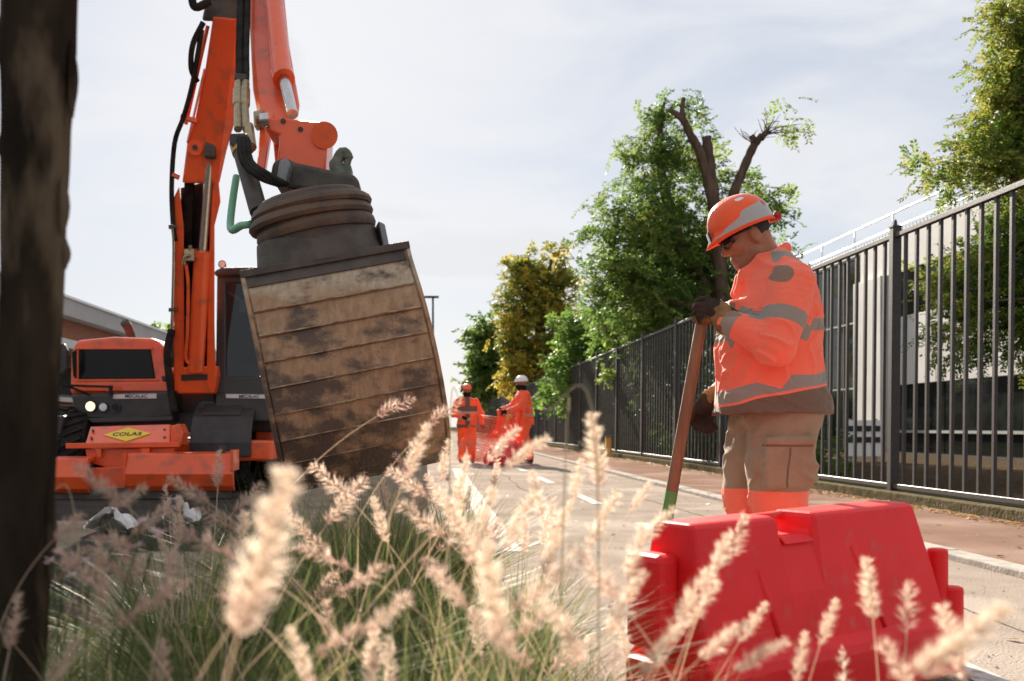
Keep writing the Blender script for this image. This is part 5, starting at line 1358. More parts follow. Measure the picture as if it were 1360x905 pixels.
glove('glove', ((hx + .028, hy - .028, hz + .004), (.046, .028, .044), Matrix.Rotation(R(20), 3, 'Y')),
      ((WRL[0] + .018, WRL[1] + .008, WRL[2] + .006), (hx + .052, hy - .018, hz - .014), [.052, .044]), fing,
      ([(hx + .030, hy - .020, hz + .022), (hx + .006, hy - .004, hz + .050), (hx - .024, hy + .010, hz + .044), (hx - .036, hy + .02, hz + .032)], [.019, .017, .0155, .013]))
def cuff(a, b_, r0, r1):
    f = Field(np.minimum(a, b_) - .09, np.maximum(a, b_) + .09, .005); f.cap(a, b_, r0, r1, 0); f.wrinkle(.004, 50, 50, 50, 2.2); wpart('glove_cuff', f, 'glove_tan')
pm('glove_tan', (0.34, 0.20, 0.085), (0.20, 0.12, 0.06), 14, 0.85, bump=0.5, bscale=40)
cuff(np.array([WRL[0] - .004, WRL[1] + .004, WRL[2] + .006]), np.array([hx + .046, hy - .022, hz - .006]), .056, .050)
cuff(np.array([WRR[0] - .010, WRR[1], WRR[2] - .006]), np.array([-.238, .24, .888]), .056, .050)
gx_, gy_, gz_ = -.262, .235, .852
fing = []
for i_ in range(4):
    o_ = Vector((gx_ - .030 + .021 * i_, gy_ - .004 * i_, gz_ - .022))
    L_ = [.9, 1.04, 1.0, .82][i_]
    fing.append(([o_, o_ + Vector((-.016, -.010, -.034 * L_)), o_ + Vector((-.006, -.030, -.058 * L_)), o_ + Vector((.012, -.040, -.070 * L_))], [.0150, .0145, .0135, .012]))
glove('glove', ((gx_, gy_, gz_), (.046, .026, .050), Matrix.Rotation(R(15), 3, 'Y')), ((WRR[0] - .015, WRR[1], WRR[2] - .01), (gx_ + .012, gy_, gz_ + .03), [.050, .042]), fing,
      ([(gx_ - .030, gy_ - .010, gz_ + .018), (gx_ - .056, gy_ - .022, gz_ - .010), (gx_ - .062, gy_ - .034, gz_ - .038)], [.0185, .017, .014]))
wr.rotation_euler = (0, 0, R(-6))

# --- the tool he leans on
M_w = Matrix.Translation(wr.location) @ Matrix.Rotation(R(-6), 4, 'Z')
htop = M_w @ Vector((hx - .004, hy, hz + .038))
hbot = S(884, 700, htop.y + .10); hdir = (hbot - htop).normalized()
hend = htop + hdir * ((htop.z - .30) / -hdir.z)
sh_ = empty('shovel', (hend.x, hend.y, 0.0), 'shovel with worn wooden handle painted green at its foot', 'shovel')
MB().tube([htop, htop.lerp(hend, .25), htop.lerp(hend, .6), hend], [.0235, .0245, .0255, .026], 16).build('handle', 'handle_wood', sh_, smooth='auto')
g0 = htop + hdir * ((htop.z - .505) / -hdir.z)
MB().tube([g0, hend], [.0262, .0268], 16, False).build('green_paint', 'handle_green', sh_, smooth=True)
e2 = htop + hdir * ((htop.z - .20) / -hdir.z)
MB().tube([hend - hdir * .01, e2], [.029, .024], 14).build('socket', 'steel_dark', sh_, smooth=True)
bl_ = MB(); vs_ = []
sx = Vector((.75, -.66, 0)); nn2 = hdir.cross(sx).normalized(); sx = nn2.cross(hdir).normalized()
for r_ in range(6):
    u_ = r_ / 5; c_ = e2 + hdir * (.20 * u_)
    hw = .10 if u_ < .7 else .10 * (1 - (u_ - .7) * 1.6)
    for q in range(7):
        v_ = q / 6 * 2 - 1; vs_.append(c_ + sx * hw * v_ + nn2 * (.022 * v_ * v_))
bl_.add(vs_, [(r_ * 7 + q, r_ * 7 + q + 1, (r_ + 1) * 7 + q + 1, (r_ + 1) * 7 + q) for r_ in range(5) for q in range(6)])
bo_ = bl_.build('blade', 'steel_dark', sh_, smooth=True); q_ = bo_.modifiers.new('solid', 'SOLIDIFY'); q_.thickness = .004

# ================================================================== RED BARRIER
br = empty('plastic_barrier', (0.86, 2.86, 0.0), 'red moulded plastic road barrier standing in front of the worker', 'barrier')
bx0 = Vector((S(893, 690, 2.66).x, 2.66, 0)); bx1 = Vector((S(1184, 662, 3.14).x, 3.14, 0))
bu = (bx1 - bx0); BL = bu.length; bu.normalize(); bn = Vector((bu.y, -bu.x, 0))        # along, and towards the camera
def G(u, n, z): return bx0 + bu * (u * BL) + bn * n + Vector((0, 0, z + .022 * (u - .5)))
HT = .535
def section(u, zt, wt, ledge=True):
    return [(wt, zt), (wt + .012, zt - .02), (wt + .05, .30), (wt + .075, .165), (.205, .15), (.215, .13), (.215, .012)]
rows = [(-.035, .0), (0.0, .0), (.0, .0)]
mbb = MB()
us = [0.0, .03, .34, .345, .495, .50, .97, 1.0, 1.0]
def zt(u): return HT if not (.342 < u < .498) else HT - .035
rings = []
def ring(u, sh=0.0, ztop=HT, wt=.075):
    pr = [(wt - .012, ztop), (wt, ztop - .012), (wt + .038, .325), (wt + .058, .19), (.158, .165), (.165, .14), (.165, .012)]
    return [(a, z) for a, z in pr]
def addring(u_of_z, ztop, wt=.075):
    pr = ring(0, 0, ztop, wt)
    front = [G(u_of_z(z), a, z) for a, z in pr]; back = [G(u_of_z(z), -a, z) for a, z in pr]
    rings.append(front + back[::-1])
endL = lambda z: -.0 - .02 * max(0, (HT - z) / HT)
endR = lambda z: 1.0 + float(np.interp(z, [0, .14, .17, .33, HT - .06, HT], [.105, .105, .09, .05, .012, .0]))
addring(endL, HT)
for u in (.02, .345): addring(lambda z, u=u: u, HT)
addring(lambda z: .355, HT - .062, .075)
addring(lambda z: .495, HT - .062, .075)
for u in (.505, .75, .98): addring(lambda z, u=u: u + (endR(z) - 1) * (u > .9), HT)
addring(endR, HT)
nr = len(rings[0]); mbb.v = [p_ for r_ in rings for p_ in r_]
for i_ in range(len(rings) - 1):
    for k_ in range(nr):
        k2_ = (k_ + 1) % nr; mbb.f.append((i_ * nr + k_, i_ * nr + k2_, (i_ + 1) * nr + k2_, (i_ + 1) * nr + k_))
mbb.f += [tuple(range(nr - 1, -1, -1)), tuple((len(rings) - 1) * nr + k_ for k_ in range(nr))]
part('shell', mbb, 'barrier_red', br, bevel=.014)
# bridge over the hand slot
# male tongue at the left end, pegs at the right end
def gbox(u0, u1, n0, n1, z0, z1): return MB().prism([G(u0, n0, z0), G(u1, n0, z0), G(u1, n1, z0), G(u0, n1, z0)], (0, 0, z1 - z0))
part('tongue', gbox(-.085, -.006, -.10, .035, .20, .455), 'barrier_red', br, bevel=.02)
part('tongue', gbox(-.07, -.012, -.12, .08, .015, .17), 'barrier_red', br, bevel=.02)
c_ = G(1.115, .085, 0); part('peg', MB().tube([c_ + Vector((0, 0, .16)), c_ + Vector((0, 0, .385))], .030, 18), 'barrier_red', br, bevel=.008, smooth='auto')
c_ = G(1.155, .105, 0); part('peg', MB().tube([c_ + Vector((0, 0, .0)), c_ + Vector((0, 0, .265))], .036, 18), 'barrier_red', br, bevel=.008, smooth='auto')
def onf(u, z, out_=0.004):
    a = float(np.interp(z, [.19, .325, HT - .012], [.137, .113, .075])); return G(u, a + out_, z)
for (ua, ub_, za, zb_) in ((.235, .285, .40, .20), (.655, .760, .43, .19)):
    part('moulded_rib', MB().tube([onf(ua, za, -.004), onf((ua + ub_) / 2, (za + zb_) / 2, -.003), onf(ub_, zb_, -.004)], [.009, .011, .008], 8), 'barrier_red', br, bevel=0, smooth=True)
pm('scuff', (0.80, 0.16, 0.14), None, rough=.6)
part('slot_lip', MB().prism([G(.36, .060, HT - .058), G(.49, .060, HT - .058), G(.49, .082, HT - .078), G(.36, .082, HT - .078)], bn * .008), 'barrier_red', br, bevel=.004)
# grip bar bridging the slot at the back edge
part('grip_bar', MB().beam(G(.330, -.045, HT - .018), G(.520, -.045, HT - .014), .030, .022), 'barrier_red', br, bevel=.008)

# ================================================================== TWO WORKERS FURTHER DOWN THE STREET
def far_person(name, label, loc, face, helm_mat, arms, lean_=0.0, dark_mid=True, h_scale=1.0, legs=None):
    r_ = empty(name, loc, label, 'person')
    r_.rotation_euler = (0, 0, face); r_.scale = (h_scale,) * 3
    def mk_(nm, fl, mat, at_=None):
        V, F = fl.mesh(); return np_mesh(nm, V, F, mat, r_, True, at_(V) if at_ else None, local=True)
    lx = lean_
    f = Field((-.5, -.5, 0), (.6, .5, 1.85), .014)
    hc = (lx * 1.0 + .02, 0, 1.60)
    f.ell((hc[0], 0, 1.63), (.098, .078, .115), 0); f.cap((hc[0] + .06, 0, 1.55), (hc[0] + .07, 0, 1.54), .035, None, .03); f.cap((hc[0] + .095, 0, 1.61), (hc[0] + .11, 0, 1.585), .012, .016, .01)
    f.cap((hc[0] - .01, 0, 1.55), (lx * .8, 0, 1.42), .06, .065, .03)
    f.loft([.85, 1.0, 1.2, 1.38, 1.45], [0, lx * .2, lx * .5, lx * .75, lx * .8], [.12, .13, .13, .11, .07], [0] * 5, [.16, .16, .17, .17, .09], .05)
    for sgn, (e_, w_) in zip((1, -1), arms):
        f.chain([(lx * .75, sgn * .20, 1.38), e_, w_], [.055, .045, .03], .03)
        d_ = (Vector(w_) - Vector(e_)).normalized(); f.cap(w_, Vector(w_) + d_ * .05, .032, .030, .02)
        for q in range(4):
            a_ = Vector(w_) + d_ * .06 + Vector((0, (q - 1.5) * .02, 0)); f.chain([a_, a_ + d_ * .035, a_ + d_ * .05 + Vector((0, 0, -.03))], [.013, .012, .011], .006)
        f.chain([Vector(w_) + d_ * .03 + Vector((.02, 0, .01)), Vector(w_) + d_ * .07 + Vector((.045, 0, .015))], [.014, .012], .006)
    lg = legs or [[(0, .1, .88), (.03, .11, .48), (-.01, .12, .08)], [(0, -.1, .88), (.03, -.11, .48), (-.01, -.12, .08)]]
    for l_ in lg:
        f.chain(l_, [.085, .06, .04], .03); f.cap(l_[2], (l_[2][0] + .13, l_[2][1], .05), .04, .035, .03)
    mk_('body', f, 'skin', lambda V: {'stubble': V[:, 0] * 0 - 1, 'brow': V[:, 0] * 0 - 1})
    f = Field((-.45, -.5, .75), (.55, .5, 1.55), .014)
    f.loft([.80, 1.0, 1.2, 1.38, 1.46, 1.49], [0, lx * .2, lx * .5, lx * .75, lx * .8, lx * .8], [.17, .17, .17, .14, .10, .08], [0] * 6, [.22, .22, .235, .22, .12, .09], .0, 2.4)
    for sgn, (e_, w_) in zip((1, -1), arms): f.chain([(lx * .75, sgn * .20, 1.385), e_, w_], [.085, .078, .055], .035)
    f.wrinkle(.014, 11, 11, 15, 1 + lean_); f.wrinkle(.008, 26, 26, 34, 4)
    def at_(V):
        z_ = V[:, 2]; body_ = np.abs(V[:, 1]) < .235
        hem = np.where(body_ & (V[:, 0] > lx * .5 + .02) & dark_mid, np.maximum(np.maximum(.055 - np.abs(V[:, 1]), .06 - np.abs(z_ - 1.22)), .87 - z_), -1)
        return {'hem': hem, 'band': np.where(body_, .025 - np.minimum(np.abs(z_ - .98), np.abs(z_ - 1.13)), -1)}
    mk_('jacket', f, 'far_jacket', at_)
    f = Field((-.35, -.4, .06), (.5, .4, .95), .014)
    f.loft([.80, .93], [0, 0], [.14, .14], [0, 0], [.19, .18], 0)
    for l_ in lg: f.chain([l_[0], l_[1], (l_[2][0], l_[2][1], .13)], [.125, .10, .08], .04)
    f.wrinkle(.013, 12, 12, 16, 3)
    mk_('trousers', f, 'far_trousers', lambda V: {'hem': V[:, 2] * 0 - 1, 'band': .03 - np.abs(V[:, 2] - .42)})
    for l_ in lg:
        f = Field((l_[2][0] - .12, l_[2][1] - .1, -.02), (l_[2][0] + .26, l_[2][1] + .1, .26), .014)
        f.cap((l_[2][0], l_[2][1], .2), (l_[2][0], l_[2][1], .06), .06, None, .02); f.cap((l_[2][0], l_[2][1], .05), (l_[2][0] + .15, l_[2][1], .048), .05, .045, .03)
        mk_('boot', f, 'boot')
    for sgn, (e_, w_) in zip((1, -1), arms):
        d_ = (Vector(w_) - Vector(e_)).normalized(); f = Field(np.array(w_) - .14, np.array(w_) + .16, .010)
        f.cap(Vector(w_) - d_ * .02, Vector(w_) + d_ * .05, .042, .04, .02)
        for q in range(4):
            a_ = Vector(w_) + d_ * .06 + Vector((0, (q - 1.5) * .022, 0)); f.chain([a_, a_ + d_ * .04, a_ + d_ * .055 + Vector((0, 0, -.035))], [.016, .0155, .014], .004)
        f.chain([Vector(w_) + d_ * .03 + Vector((.02, 0, .01)), Vector(w_) + d_ * .075 + Vector((.05, 0, .02))], [.018, .015], .006)
        mk_('glove', f, 'black_cloth')
    # mask over mouth and neck
    f = Field((hc[0] - .16, -.14, 1.42), (hc[0] + .18, .14, 1.64), .010)
    f.ell((hc[0] + .012, 0, 1.555), (.105, .086, .07), 0); f.cap((hc[0] - .01, 0, 1.53), (lx * .85, 0, 1.46), .075, .085, .03)
    mk_('face_mask', f, 'black_cloth')
    # helmet: dome, rim and peak
    mb = MB(); n_ = 28; vs_ = []
    for j in range(9):
        a = j / 8 * math.pi / 2
        for k_ in range(n_):
            t_ = 2 * math.pi * k_ / n_; rr = math.sin(a + .02) ** .85
            ex_ = (.045 * max(0, math.cos(t_)) ** 2 if j == 8 else 0)
            vs_.append((hc[0] - .005 + (rr * .135 + ex_) * math.cos(t_), (rr * .112) * math.sin(t_), 1.665 + .118 * math.cos(a) - (.012 if j == 8 and ex_ else 0)))
    mb.add(vs_, [(j * n_ + k_, j * n_ + (k_ + 1) % n_, (j + 1) * n_ + (k_ + 1) % n_, (j + 1) * n_ + k_) for j in range(8) for k_ in range(n_)] + [tuple(range(n_))])
    o = mb.build('helmet', helm_mat, None, smooth=True); o.parent = r_; q = o.modifiers.new('solid', 'SOLIDIFY'); q.thickness = .006
    return r_
pA_ = S(620, 615, 21.4)
fa = far_person('person', 'distant worker in orange helmet and black face covering facing the street', (pA_.x, 21.4, 0), R(-86), 'hard_orange', [((.06, .30, 1.12), (.10, .33, .90)), ((.08, -.30, 1.10), (.24, -.14, 1.04))], 0.0, True, .955)
for s_ in (1, -1):
    o = MB().tube([(.02, s_ * .105, 1.64), (.02, s_ * .135, 1.64)], [.045, .04], 14).build('ear_defender', 'black_rubber', None, bevel=.01); o.parent = fa
o = MB().tube(curve([(.02, .12, 1.66), (.015, .10, 1.78), (.01, 0, 1.815), (.015, -.10, 1.78), (.02, -.12, 1.66)], 16), .010, 6).build('headband', 'black_rubber', None); o.parent = fa
pB_ = S(697, 615, 20.9)
fbp = far_person('person', 'distant worker in white helmet hauling orange netting beside the fence', (pB_.x, 20.9, 0), R(193), 'hard_white', [((.16, .26, 1.13), (.42, .16, 1.06)), ((.20, -.24, 1.14), (.46, -.10, 1.10))], .05, False, 1.04,
                 legs=[[(0, .1, .88), (.12, .11, .50), (.10, .12, .08)], [(0, -.1, .88), (-.02, -.11, .48), (-.16, -.12, .08)]])
# --- orange mesh netting they carry, and the crumpled heap below
def net(name, label, P00, P10, P11, P01, nu, nv, sag, r_, amp, seed, cat='netting'):
    rt_ = empty(name, (Vector(P00) + Vector(P11)) / 2 * Vector((1, 1, 0)) if False else (0.5 * (P00[0] + P11[0]), 0.5 * (P00[1] + P11[1]), 0.0), label, cat)
    rs = random.Random(seed); P = {}
    for i in range(nu + 1):
        for j in range(nv + 1):
            u, v = i / nu, j / nv
            p_ = (Vector(P00) * (1 - u) + Vector(P10) * u) * (1 - v) + (Vector(P01) * (1 - u) + Vector(P11) * u) * v
            p_ = p_ + Vector((amp * math.sin(u * 9 + seed + v * 3), amp * 2.2 * math.sin(u * 13 + v * 4 + seed * 2), -sag * math.sin(u * math.pi) * (1 - v * .3) + amp * .6 * math.sin(v * 11 + u * 5)))
            p_.z = max(p_.z, .02); P[i, j] = p_
    m1 = MB()
    for j in range(nv + 1): m1.tube([P[i, j] for i in range(nu + 1)], r_, 4, False)
    for i in range(nu + 1): m1.tube([P[i, j] for j in range(nv + 1)], r_, 4, False)
    o = m1.build('mesh', 'net_orange', rt_); o['kind'] = 'stuff'
    return rt_
YN = 20.5
net('safety_net', 'orange plastic mesh netting held between the two distant workers', S(632, 550, YN), S(686, 548, YN), S(676, 612, YN - .1), S(608, 608, YN - .2), 34, 22, .10, .0065, .05, 3)
net('safety_net', 'loose orange netting gathered over the arms of the worker in white helmet', S(655, 545, YN + .2), S(700, 540, YN), S(704, 600, YN - .2), S(668, 606, YN - .2), 22, 24, .06, .007, .07, 8)
hs = empty('red_sack', (S(668, 610, YN - .4).x, YN - .4, 0), 'crumpled red plastic sack heaped at the workers feet', 'sack')
f = Field((S(640, 0, YN).x, YN - .85, -.02), (S(700, 0, YN).x, YN + .2, .62), .014)
cx_ = S(668, 0, YN).x
f.ell((cx_ - .02, YN - .35, .16), (.36, .26, .22), 0); f.ell((cx_ + .14, YN - .35, .28), (.22, .2, .20), .08); f.ell((cx_ - .22, YN - .4, .10), (.18, .2, .14), .08)
f.F[:, :, f.ax[2] < .005] = .1
f.wrinkle(.05, 9, 9, 9, 1); f.wrinkle(.025, 22, 22, 18, 2); f.wrinkle(.010, 50, 50, 40, 3)
V, F = f.mesh(); np_mesh('sack', V, F, 'sack_red', hs, True)

# ================================================================== GRASSES IN THE BED
def blades(bx, by, h, lean_a, lean_m, wd, tint, seg=4, bz=None):
    """arching blades as tapering ribbons"""
    n = len(bx); a = lean_a; d = np.stack([np.cos(a), np.sin(a)], 1)
    fa = a + np.pi / 2 + nrs.randn(n) * .9
    sd = np.stack([np.cos(fa), np.sin(fa), nrs.randn(n) * .15], 1)
    V = np.zeros((n, seg * 2 + 1, 3))
    for i in range(seg + 1):
        t_ = i / seg
        horiz = lean_m * h * (t_ ** 1.9); z = h * (t_ - .38 * np.minimum(lean_m, 1.4) * t_ ** 2.6)
        c = np.stack([bx + d[:, 0] * horiz, by + d[:, 1] * horiz, z], 1)
        if bz is not None: c[:, 2] += bz
        ww = (wd * (1 - t_ ** 1.6) * .5)[:, None]
        if i < seg: V[:, 2 * i] = c - sd * ww; V[:, 2 * i + 1] = c + sd * ww
        else: V[:, 2 * seg] = c
    k = seg * 2 + 1; base = (np.arange(n) * k)[:, None]
    tri = []
    for i in range(seg - 1):
        tri += [[2 * i, 2 * i + 1, 2 * i + 3], [2 * i, 2 * i + 3, 2 * i + 2]]
    tri.append([2 * seg - 2, 2 * seg - 1, 2 * seg])
    F = (base[:, :, None] + np.array(tri)[None]).reshape(-1, 3)
    return V.reshape(-1, 3), F, np.repeat(tint, k)

def in_bed(x, y, m=0.0): return y < bed_edge(x) - m

# low fill of thin blades over the whole bed
n = 26000
x = -3.0 + 4.0 * nrs.rand(n); y = .40 + 4.1 * nrs.rand(n) ** 1.15
ok = in_bed(x, y, .1) & (np.abs(x - .09 * y) < .62 * y + .15); x, y = x[ok], y[ok]; n = len(x)
tn = np.clip(.38 + .22 * vnoise(x * 3, y * 3, x * 0) + nrs.randn(n) * .2, 0, 1)
hh = (.15 + .21 * nrs.rand(n)) * np.interp(y, [.4, 1.2], [.55, 1.0]) * np.interp(x, [-1.6, -.5, .2, .6], [.75, 1.1, 1.0, .55])
dead = nrs.rand(n) < .16; tn = np.where(dead, .78 + .22 * nrs.rand(n), tn); hh = hh * np.where(dead, .7 + .5 * nrs.rand(n), 1)
V, F, T = blades(x, y, hh, nrs.rand(n) * 6.28, np.where(dead, 1.1 + .9 * nrs.rand(n), .25 + 1.0 * nrs.rand(n)), .0022 + .0028 * nrs.rand(n), tn, 4, np.full(n, .04))
tag(np_mesh('grass', V, F, 'blade', attrs={'tint': T}), 'fine green and straw grass filling the planting bed', 'grass', kind='stuff')

# plume heads: bristly spikes on a thin stalk. Origin at the foot of the stalk.
def plume_mesh(name, stalk, head, bend, nb, seed, pink=0.0, thick=1.0):
    rs = np.random.RandomState(seed)
    tot = stalk + head; N = 24
    tt = np.linspace(0, 1, N); x = bend * tot * tt ** 2.4; z = tot * (tt - .18 * bend * tt ** 3)
    Vv, Ff, Tt = [], [], []; off = 0
    r = np.interp(tt, [0, 1], [.0016, .0007])
    for i in range(N):
        for k in range(3):
            a = 2.094 * k; Vv.append((x[i] + r[i] * math.cos(a), r[i] * math.sin(a), z[i])); Tt.append(.72)
    for i in range(N - 1):
        for k in range(3):
            a, b_ = i * 3 + k, i * 3 + (k + 1) % 3; Ff += [(a, b_, b_ + 3), (a, b_ + 3, a + 3)]
    off = len(Vv); s0 = stalk / tot
    # spikelets: small tufts set round the axis, each a seed with a spray of long fine bristles
    ns_ = nb // 9; us = np.sort((np.arange(ns_) + rs.rand(ns_)) / ns_); azs = np.arange(ns_) * 2.4 + rs.randn(ns_) * .5
    keep = rs.rand(ns_) > .10; us, azs = us[keep], azs[keep]; ns_ = len(us)
    u = np.repeat(us, 9); az = np.repeat(azs, 9) + rs.randn(ns_ * 9) * .32; nb = ns_ * 9; fat = np.tile(np.arange(9) < 2, ns_)
    t_ = s0 + (1 - s0) * u
    cx = np.interp(t_, tt, x); cz = np.interp(t_, tt, z)
    dx = np.gradient(x, tt); dz = np.gradient(z, tt); tx = np.interp(t_, tt, dx); tz = np.interp(t_, tt, dz); q = np.hypot(tx, tz); tx, tz = tx / q, tz / q
    prof = np.sin(np.clip(u * 1.02 + .03, 0, 1) ** .7 * math.pi) ** .6
    ln = (.012 + .012 * rs.rand(nb)) * (.40 + .60 * prof) * thick * np.repeat(.75 + .5 * rs.rand(ns_), 9)
    sp = .60 + .32 * rs.rand(nb)
    side = np.stack([-tz * np.cos(az), np.sin(az), tx * np.cos(az)], 1); ax_ = np.stack([tx, 0 * tx, tz], 1)
    d = side * sp[:, None] + ax_ * (1 - .5 * sp)[:, None] + rs.randn(nb, 3) * .12; d /= np.linalg.norm(d, axis=1, keepdims=True)
    w_ = np.cross(d, rs.randn(nb, 3)); w_ /= np.linalg.norm(w_, axis=1, keepdims=True)
    c = np.stack([cx, 0 * cx, cz], 1) + side * .002
    wd = np.where(fat, .0021, .00060) * thick; ln = np.where(fat, ln * .50, ln * 1.25)
    V0 = c; V1 = c + d * (ln * .45)[:, None] + w_ * wd[:, None]; V2 = c + d * ln[:, None]; V3 = c + d * (ln * .45)[:, None] - w_ * wd[:, None]
    VV = np.stack([V0, V1, V2, V3], 1).reshape(-1, 3)
    b_ = off + np.arange(nb)[:, None] * 4
    F2 = np.concatenate([b_ + [[0, 1, 2]], b_ + [[0, 2, 3]]])
    tint = np.clip(.62 - pink + rs.randn(nb) * .2 - .25 * (u < .2), 0, 1)
    V = np.concatenate([np.array(Vv), VV]); F = np.concatenate([np.array(Ff), F2]); T = np.concatenate([np.array(Tt), np.repeat(tint, 4)])
    o = np_mesh(name, V, F, 'plume_hair', None, False, {'tint': T})
    me = o.data; bpy.data.objects.remove(o)
    hx_ = np.interp(s0 + (1 - s0) * .5, tt, x); hz_ = np.interp(s0 + (1 - s0) * .5, tt, z)
    return me, Vector((hx_, 0, hz_)), Vector((x[-1], 0, z[-1]))
PV = [plume_mesh('plume', .52, .125, .16, 620, 1), plume_mesh('plume', .60, .105, .28, 420, 2, .2), plume_mesh('plume', .48, .14, .08, 760, 3), plume_mesh('plume', .55, .09, .42, 330, 4, .42),
      plume_mesh('plume', .50, .12, .04, 900, 5, -.08), plume_mesh('plume', .62, .085, .35, 240, 6, .45), plume_mesh('plume', .45, .12, .55, 460, 7, .15)]
clumps = []
spots = [(-1.02, 1.42, .9), (-.62, 1.30, .95), (-.30, 1.05, .8), (-.78, 1.85, 1.05), (-.36, 1.75, 1.1), (-.05, 1.42, 1.0), (-.60, 2.45, 1.15), (-.16, 2.25, 1.25), (-.42, 3.05, 1.2), (-.04, 3.05, 1.3), (-.22, 3.75, 1.25), (.12, 4.05, 1.1),
         (.12, 1.85, 1.0), (.22, 2.55, .95), (.27, 1.22, .8), (.42, 1.70, .72), (.58, 1.35, .6), (.74, 1.28, .5), (-.08, .78, .62), (-.45, .82, .6), (.36, .80, .52), (-1.45, 1.55, .8), (.62, .85, .45), (-.92, 1.72, .95), (-.72, 1.05, .75), (-1.12, 1.78, .9), (-.50, 1.52, .9)]
wherev = {0: 'beside the dark trunk', 11: 'at the foot of the muddy bucket', 16: 'against the red barrier', 17: 'in front of the red barrier'}
for i, (cx_, cy_, sc) in enumerate(spots):
    lab = 'fountain grass clump with pale plumes ' + ('beside the dark trunk' if i in (0, 21) else 'under the muddy bucket' if i in (8, 9, 10, 11) else 'in front of the red barrier' if i in (15, 16, 17, 22) else 'in the middle of the grass bed')
    c_ = empty('fountain_grass_clump', (cx_, cy_, .04), lab, 'plant', 'fountain grass clumps ' + lab.split('plumes ')[1])
    nb = int(520 * min(sc, 1.15))
    if i in (15, 16, 17, 22): nb = int(nb * .38)
    a = nrs.rand(nb) * 6.283; rr = .07 * np.sqrt(nrs.rand(nb)) * (.8 + sc * .5)
    h = (.30 + .28 * nrs.rand(nb)) * sc
    V, F, T = blades(cx_ + rr * np.cos(a), cy_ + rr * np.sin(a), h, a + nrs.randn(nb) * .5, .15 + .95 * nrs.rand(nb) ** 1.3, .0028 + .003 * nrs.rand(nb), np.clip(.33 + .24 * nrs.randn(nb) + .45 * (nrs.rand(nb) < .14), 0, 1), 6, np.full(nb, .03))
    o = np_mesh('leaf_blades', V, F, 'blade', c_, attrs={'tint': T})
    clumps.append(c_)
    npl = {True: 2, False: 4}[i in (15, 16, 17, 20, 22, 18, 19)]
    if sc > 1.05: npl = 6
    if i in (20, 22, 18, 19): npl = 0
    for k in range(npl):
        me, hm_, tp = PV[rnd.choice([0, 1, 1, 3, 3, 5, 6, 2])]
        o = bpy.data.objects.new('plume', me); COL.objects.link(o); o.parent = c_
        s_ = rnd.uniform(.70, 1.02) * (.72 + .27 * sc)
        o.location = (rnd.uniform(-.06, .06) * sc, rnd.uniform(-.06, .06) * sc, -.02)
        o.rotation_euler = (rnd.gauss(0, .08), rnd.gauss(.0, .08), rnd.uniform(0, 6.28)); o.scale = (s_,) * 3
# plumes the eye can pick out, grown so that the head hangs where it does in the street
hero = [  # px, py of the head's middle, distance, head length in px, variant, tilt (deg, + leans right)
    (348, 735, .72, 235, 4, 12), (792, 598, 1.45, 100, 4, -2), (655, 790, .95, 140, 4, -3), (505, 690, 1.95, 66, 2, -8), (552, 600, 1.75, 84, 2, 14), (400, 872, 1.15, 90, 2, -12), (514, 815, 1.1, 80, 1, 20),
    (1155, 782, 1.5, 84, 4, -4), (1275, 850, .80, 150, 4, 48), (950, 750, 1.35, 90, 2, 18), (915, 800, 1.3, 105, 2, 22), (1000, 826, 1.55, 66, 2, 26), (1063, 872, 1.45, 70, 2, 4), (1100, 826, 1.5, 66, 2, 10),
    (735, 720, 1.45, 95, 2, 8), (842, 742, 1.4, 100, 2, 6), (750, 838, 1.2, 100, 0, -14), (612, 640, 1.7, 75, 2, 4), (590, 612, 2.3, 60, 2, 4), (668, 590, 2.0, 62, 0, 24), (700, 600, 1.6, 74, 0, 38), (765, 640, 1.9, 66, 2, 4),
    (690, 690, 1.6, 90, 0, 10), (715, 660, 1.8, 75, 2, -6), (640, 690, 1.5, 95, 2, 10), (800, 690, 1.55, 85, 0, 12), (870, 700, 1.7, 70, 0, 20), (830, 800, 1.3, 95, 0, 10), (525, 540, 2.2, 50, 5, 20), (590, 548, 2.3, 48, 5, 8),
    (130, 640, 1.5, 70, 1, -18), (170, 660, 1.6, 60, 1, 30), (110, 760, 1.3, 80, 3, -10), (200, 690, 1.7, 60, 1, 18), (250, 650, 1.8, 62, 1, -24), (290, 690, 2.0, 58, 5, -16), (270, 720, 1.4, 85, 3, -20), (440, 640, 2.1, 70, 1, -14),
    (460, 665, 1.9, 78, 1, 10), (560, 690, 1.8, 74, 1, -18), (480, 770, 1.4, 70, 3, 14), (200, 800, 1.15, 90, 3, 12), (430, 740, 1.6, 66, 3, -20), (1010, 870, 1.2, 80, 0, 38), (960, 850, 1.25, 80, 0, 30), (880, 860, 1.2, 90, 0, 18),
    (790, 760, 1.35, 90, 1, -8), (720, 780, 1.3, 95, 1, 16), (610, 700, 1.4, 110, 0, -6), (90, 700, 1.4, 60, 3, 8), (150, 720, 1.5, 55, 3, -30), (330, 660, 2.2, 52, 1, 12), (390, 690, 2.0, 60, 1, -8), (540, 640, 2.0, 60, 1, -20),
    (745, 690, 1.7, 60, 2, 22), (640, 745, 1.6, 56, 2, 6), (850, 660, 1.9, 48, 2, 26), (705, 830, 1.1, 75, 3, 8), (595, 780, 1.2, 70, 1, -10), (320, 810, 1.2, 60, 3, -8), (450, 850, 1.05, 65, 3, 10), (935, 800, 1.4, 60, 2, 30)]
HEADS = [.125, .105, .14, .09, .12, .085, .12]
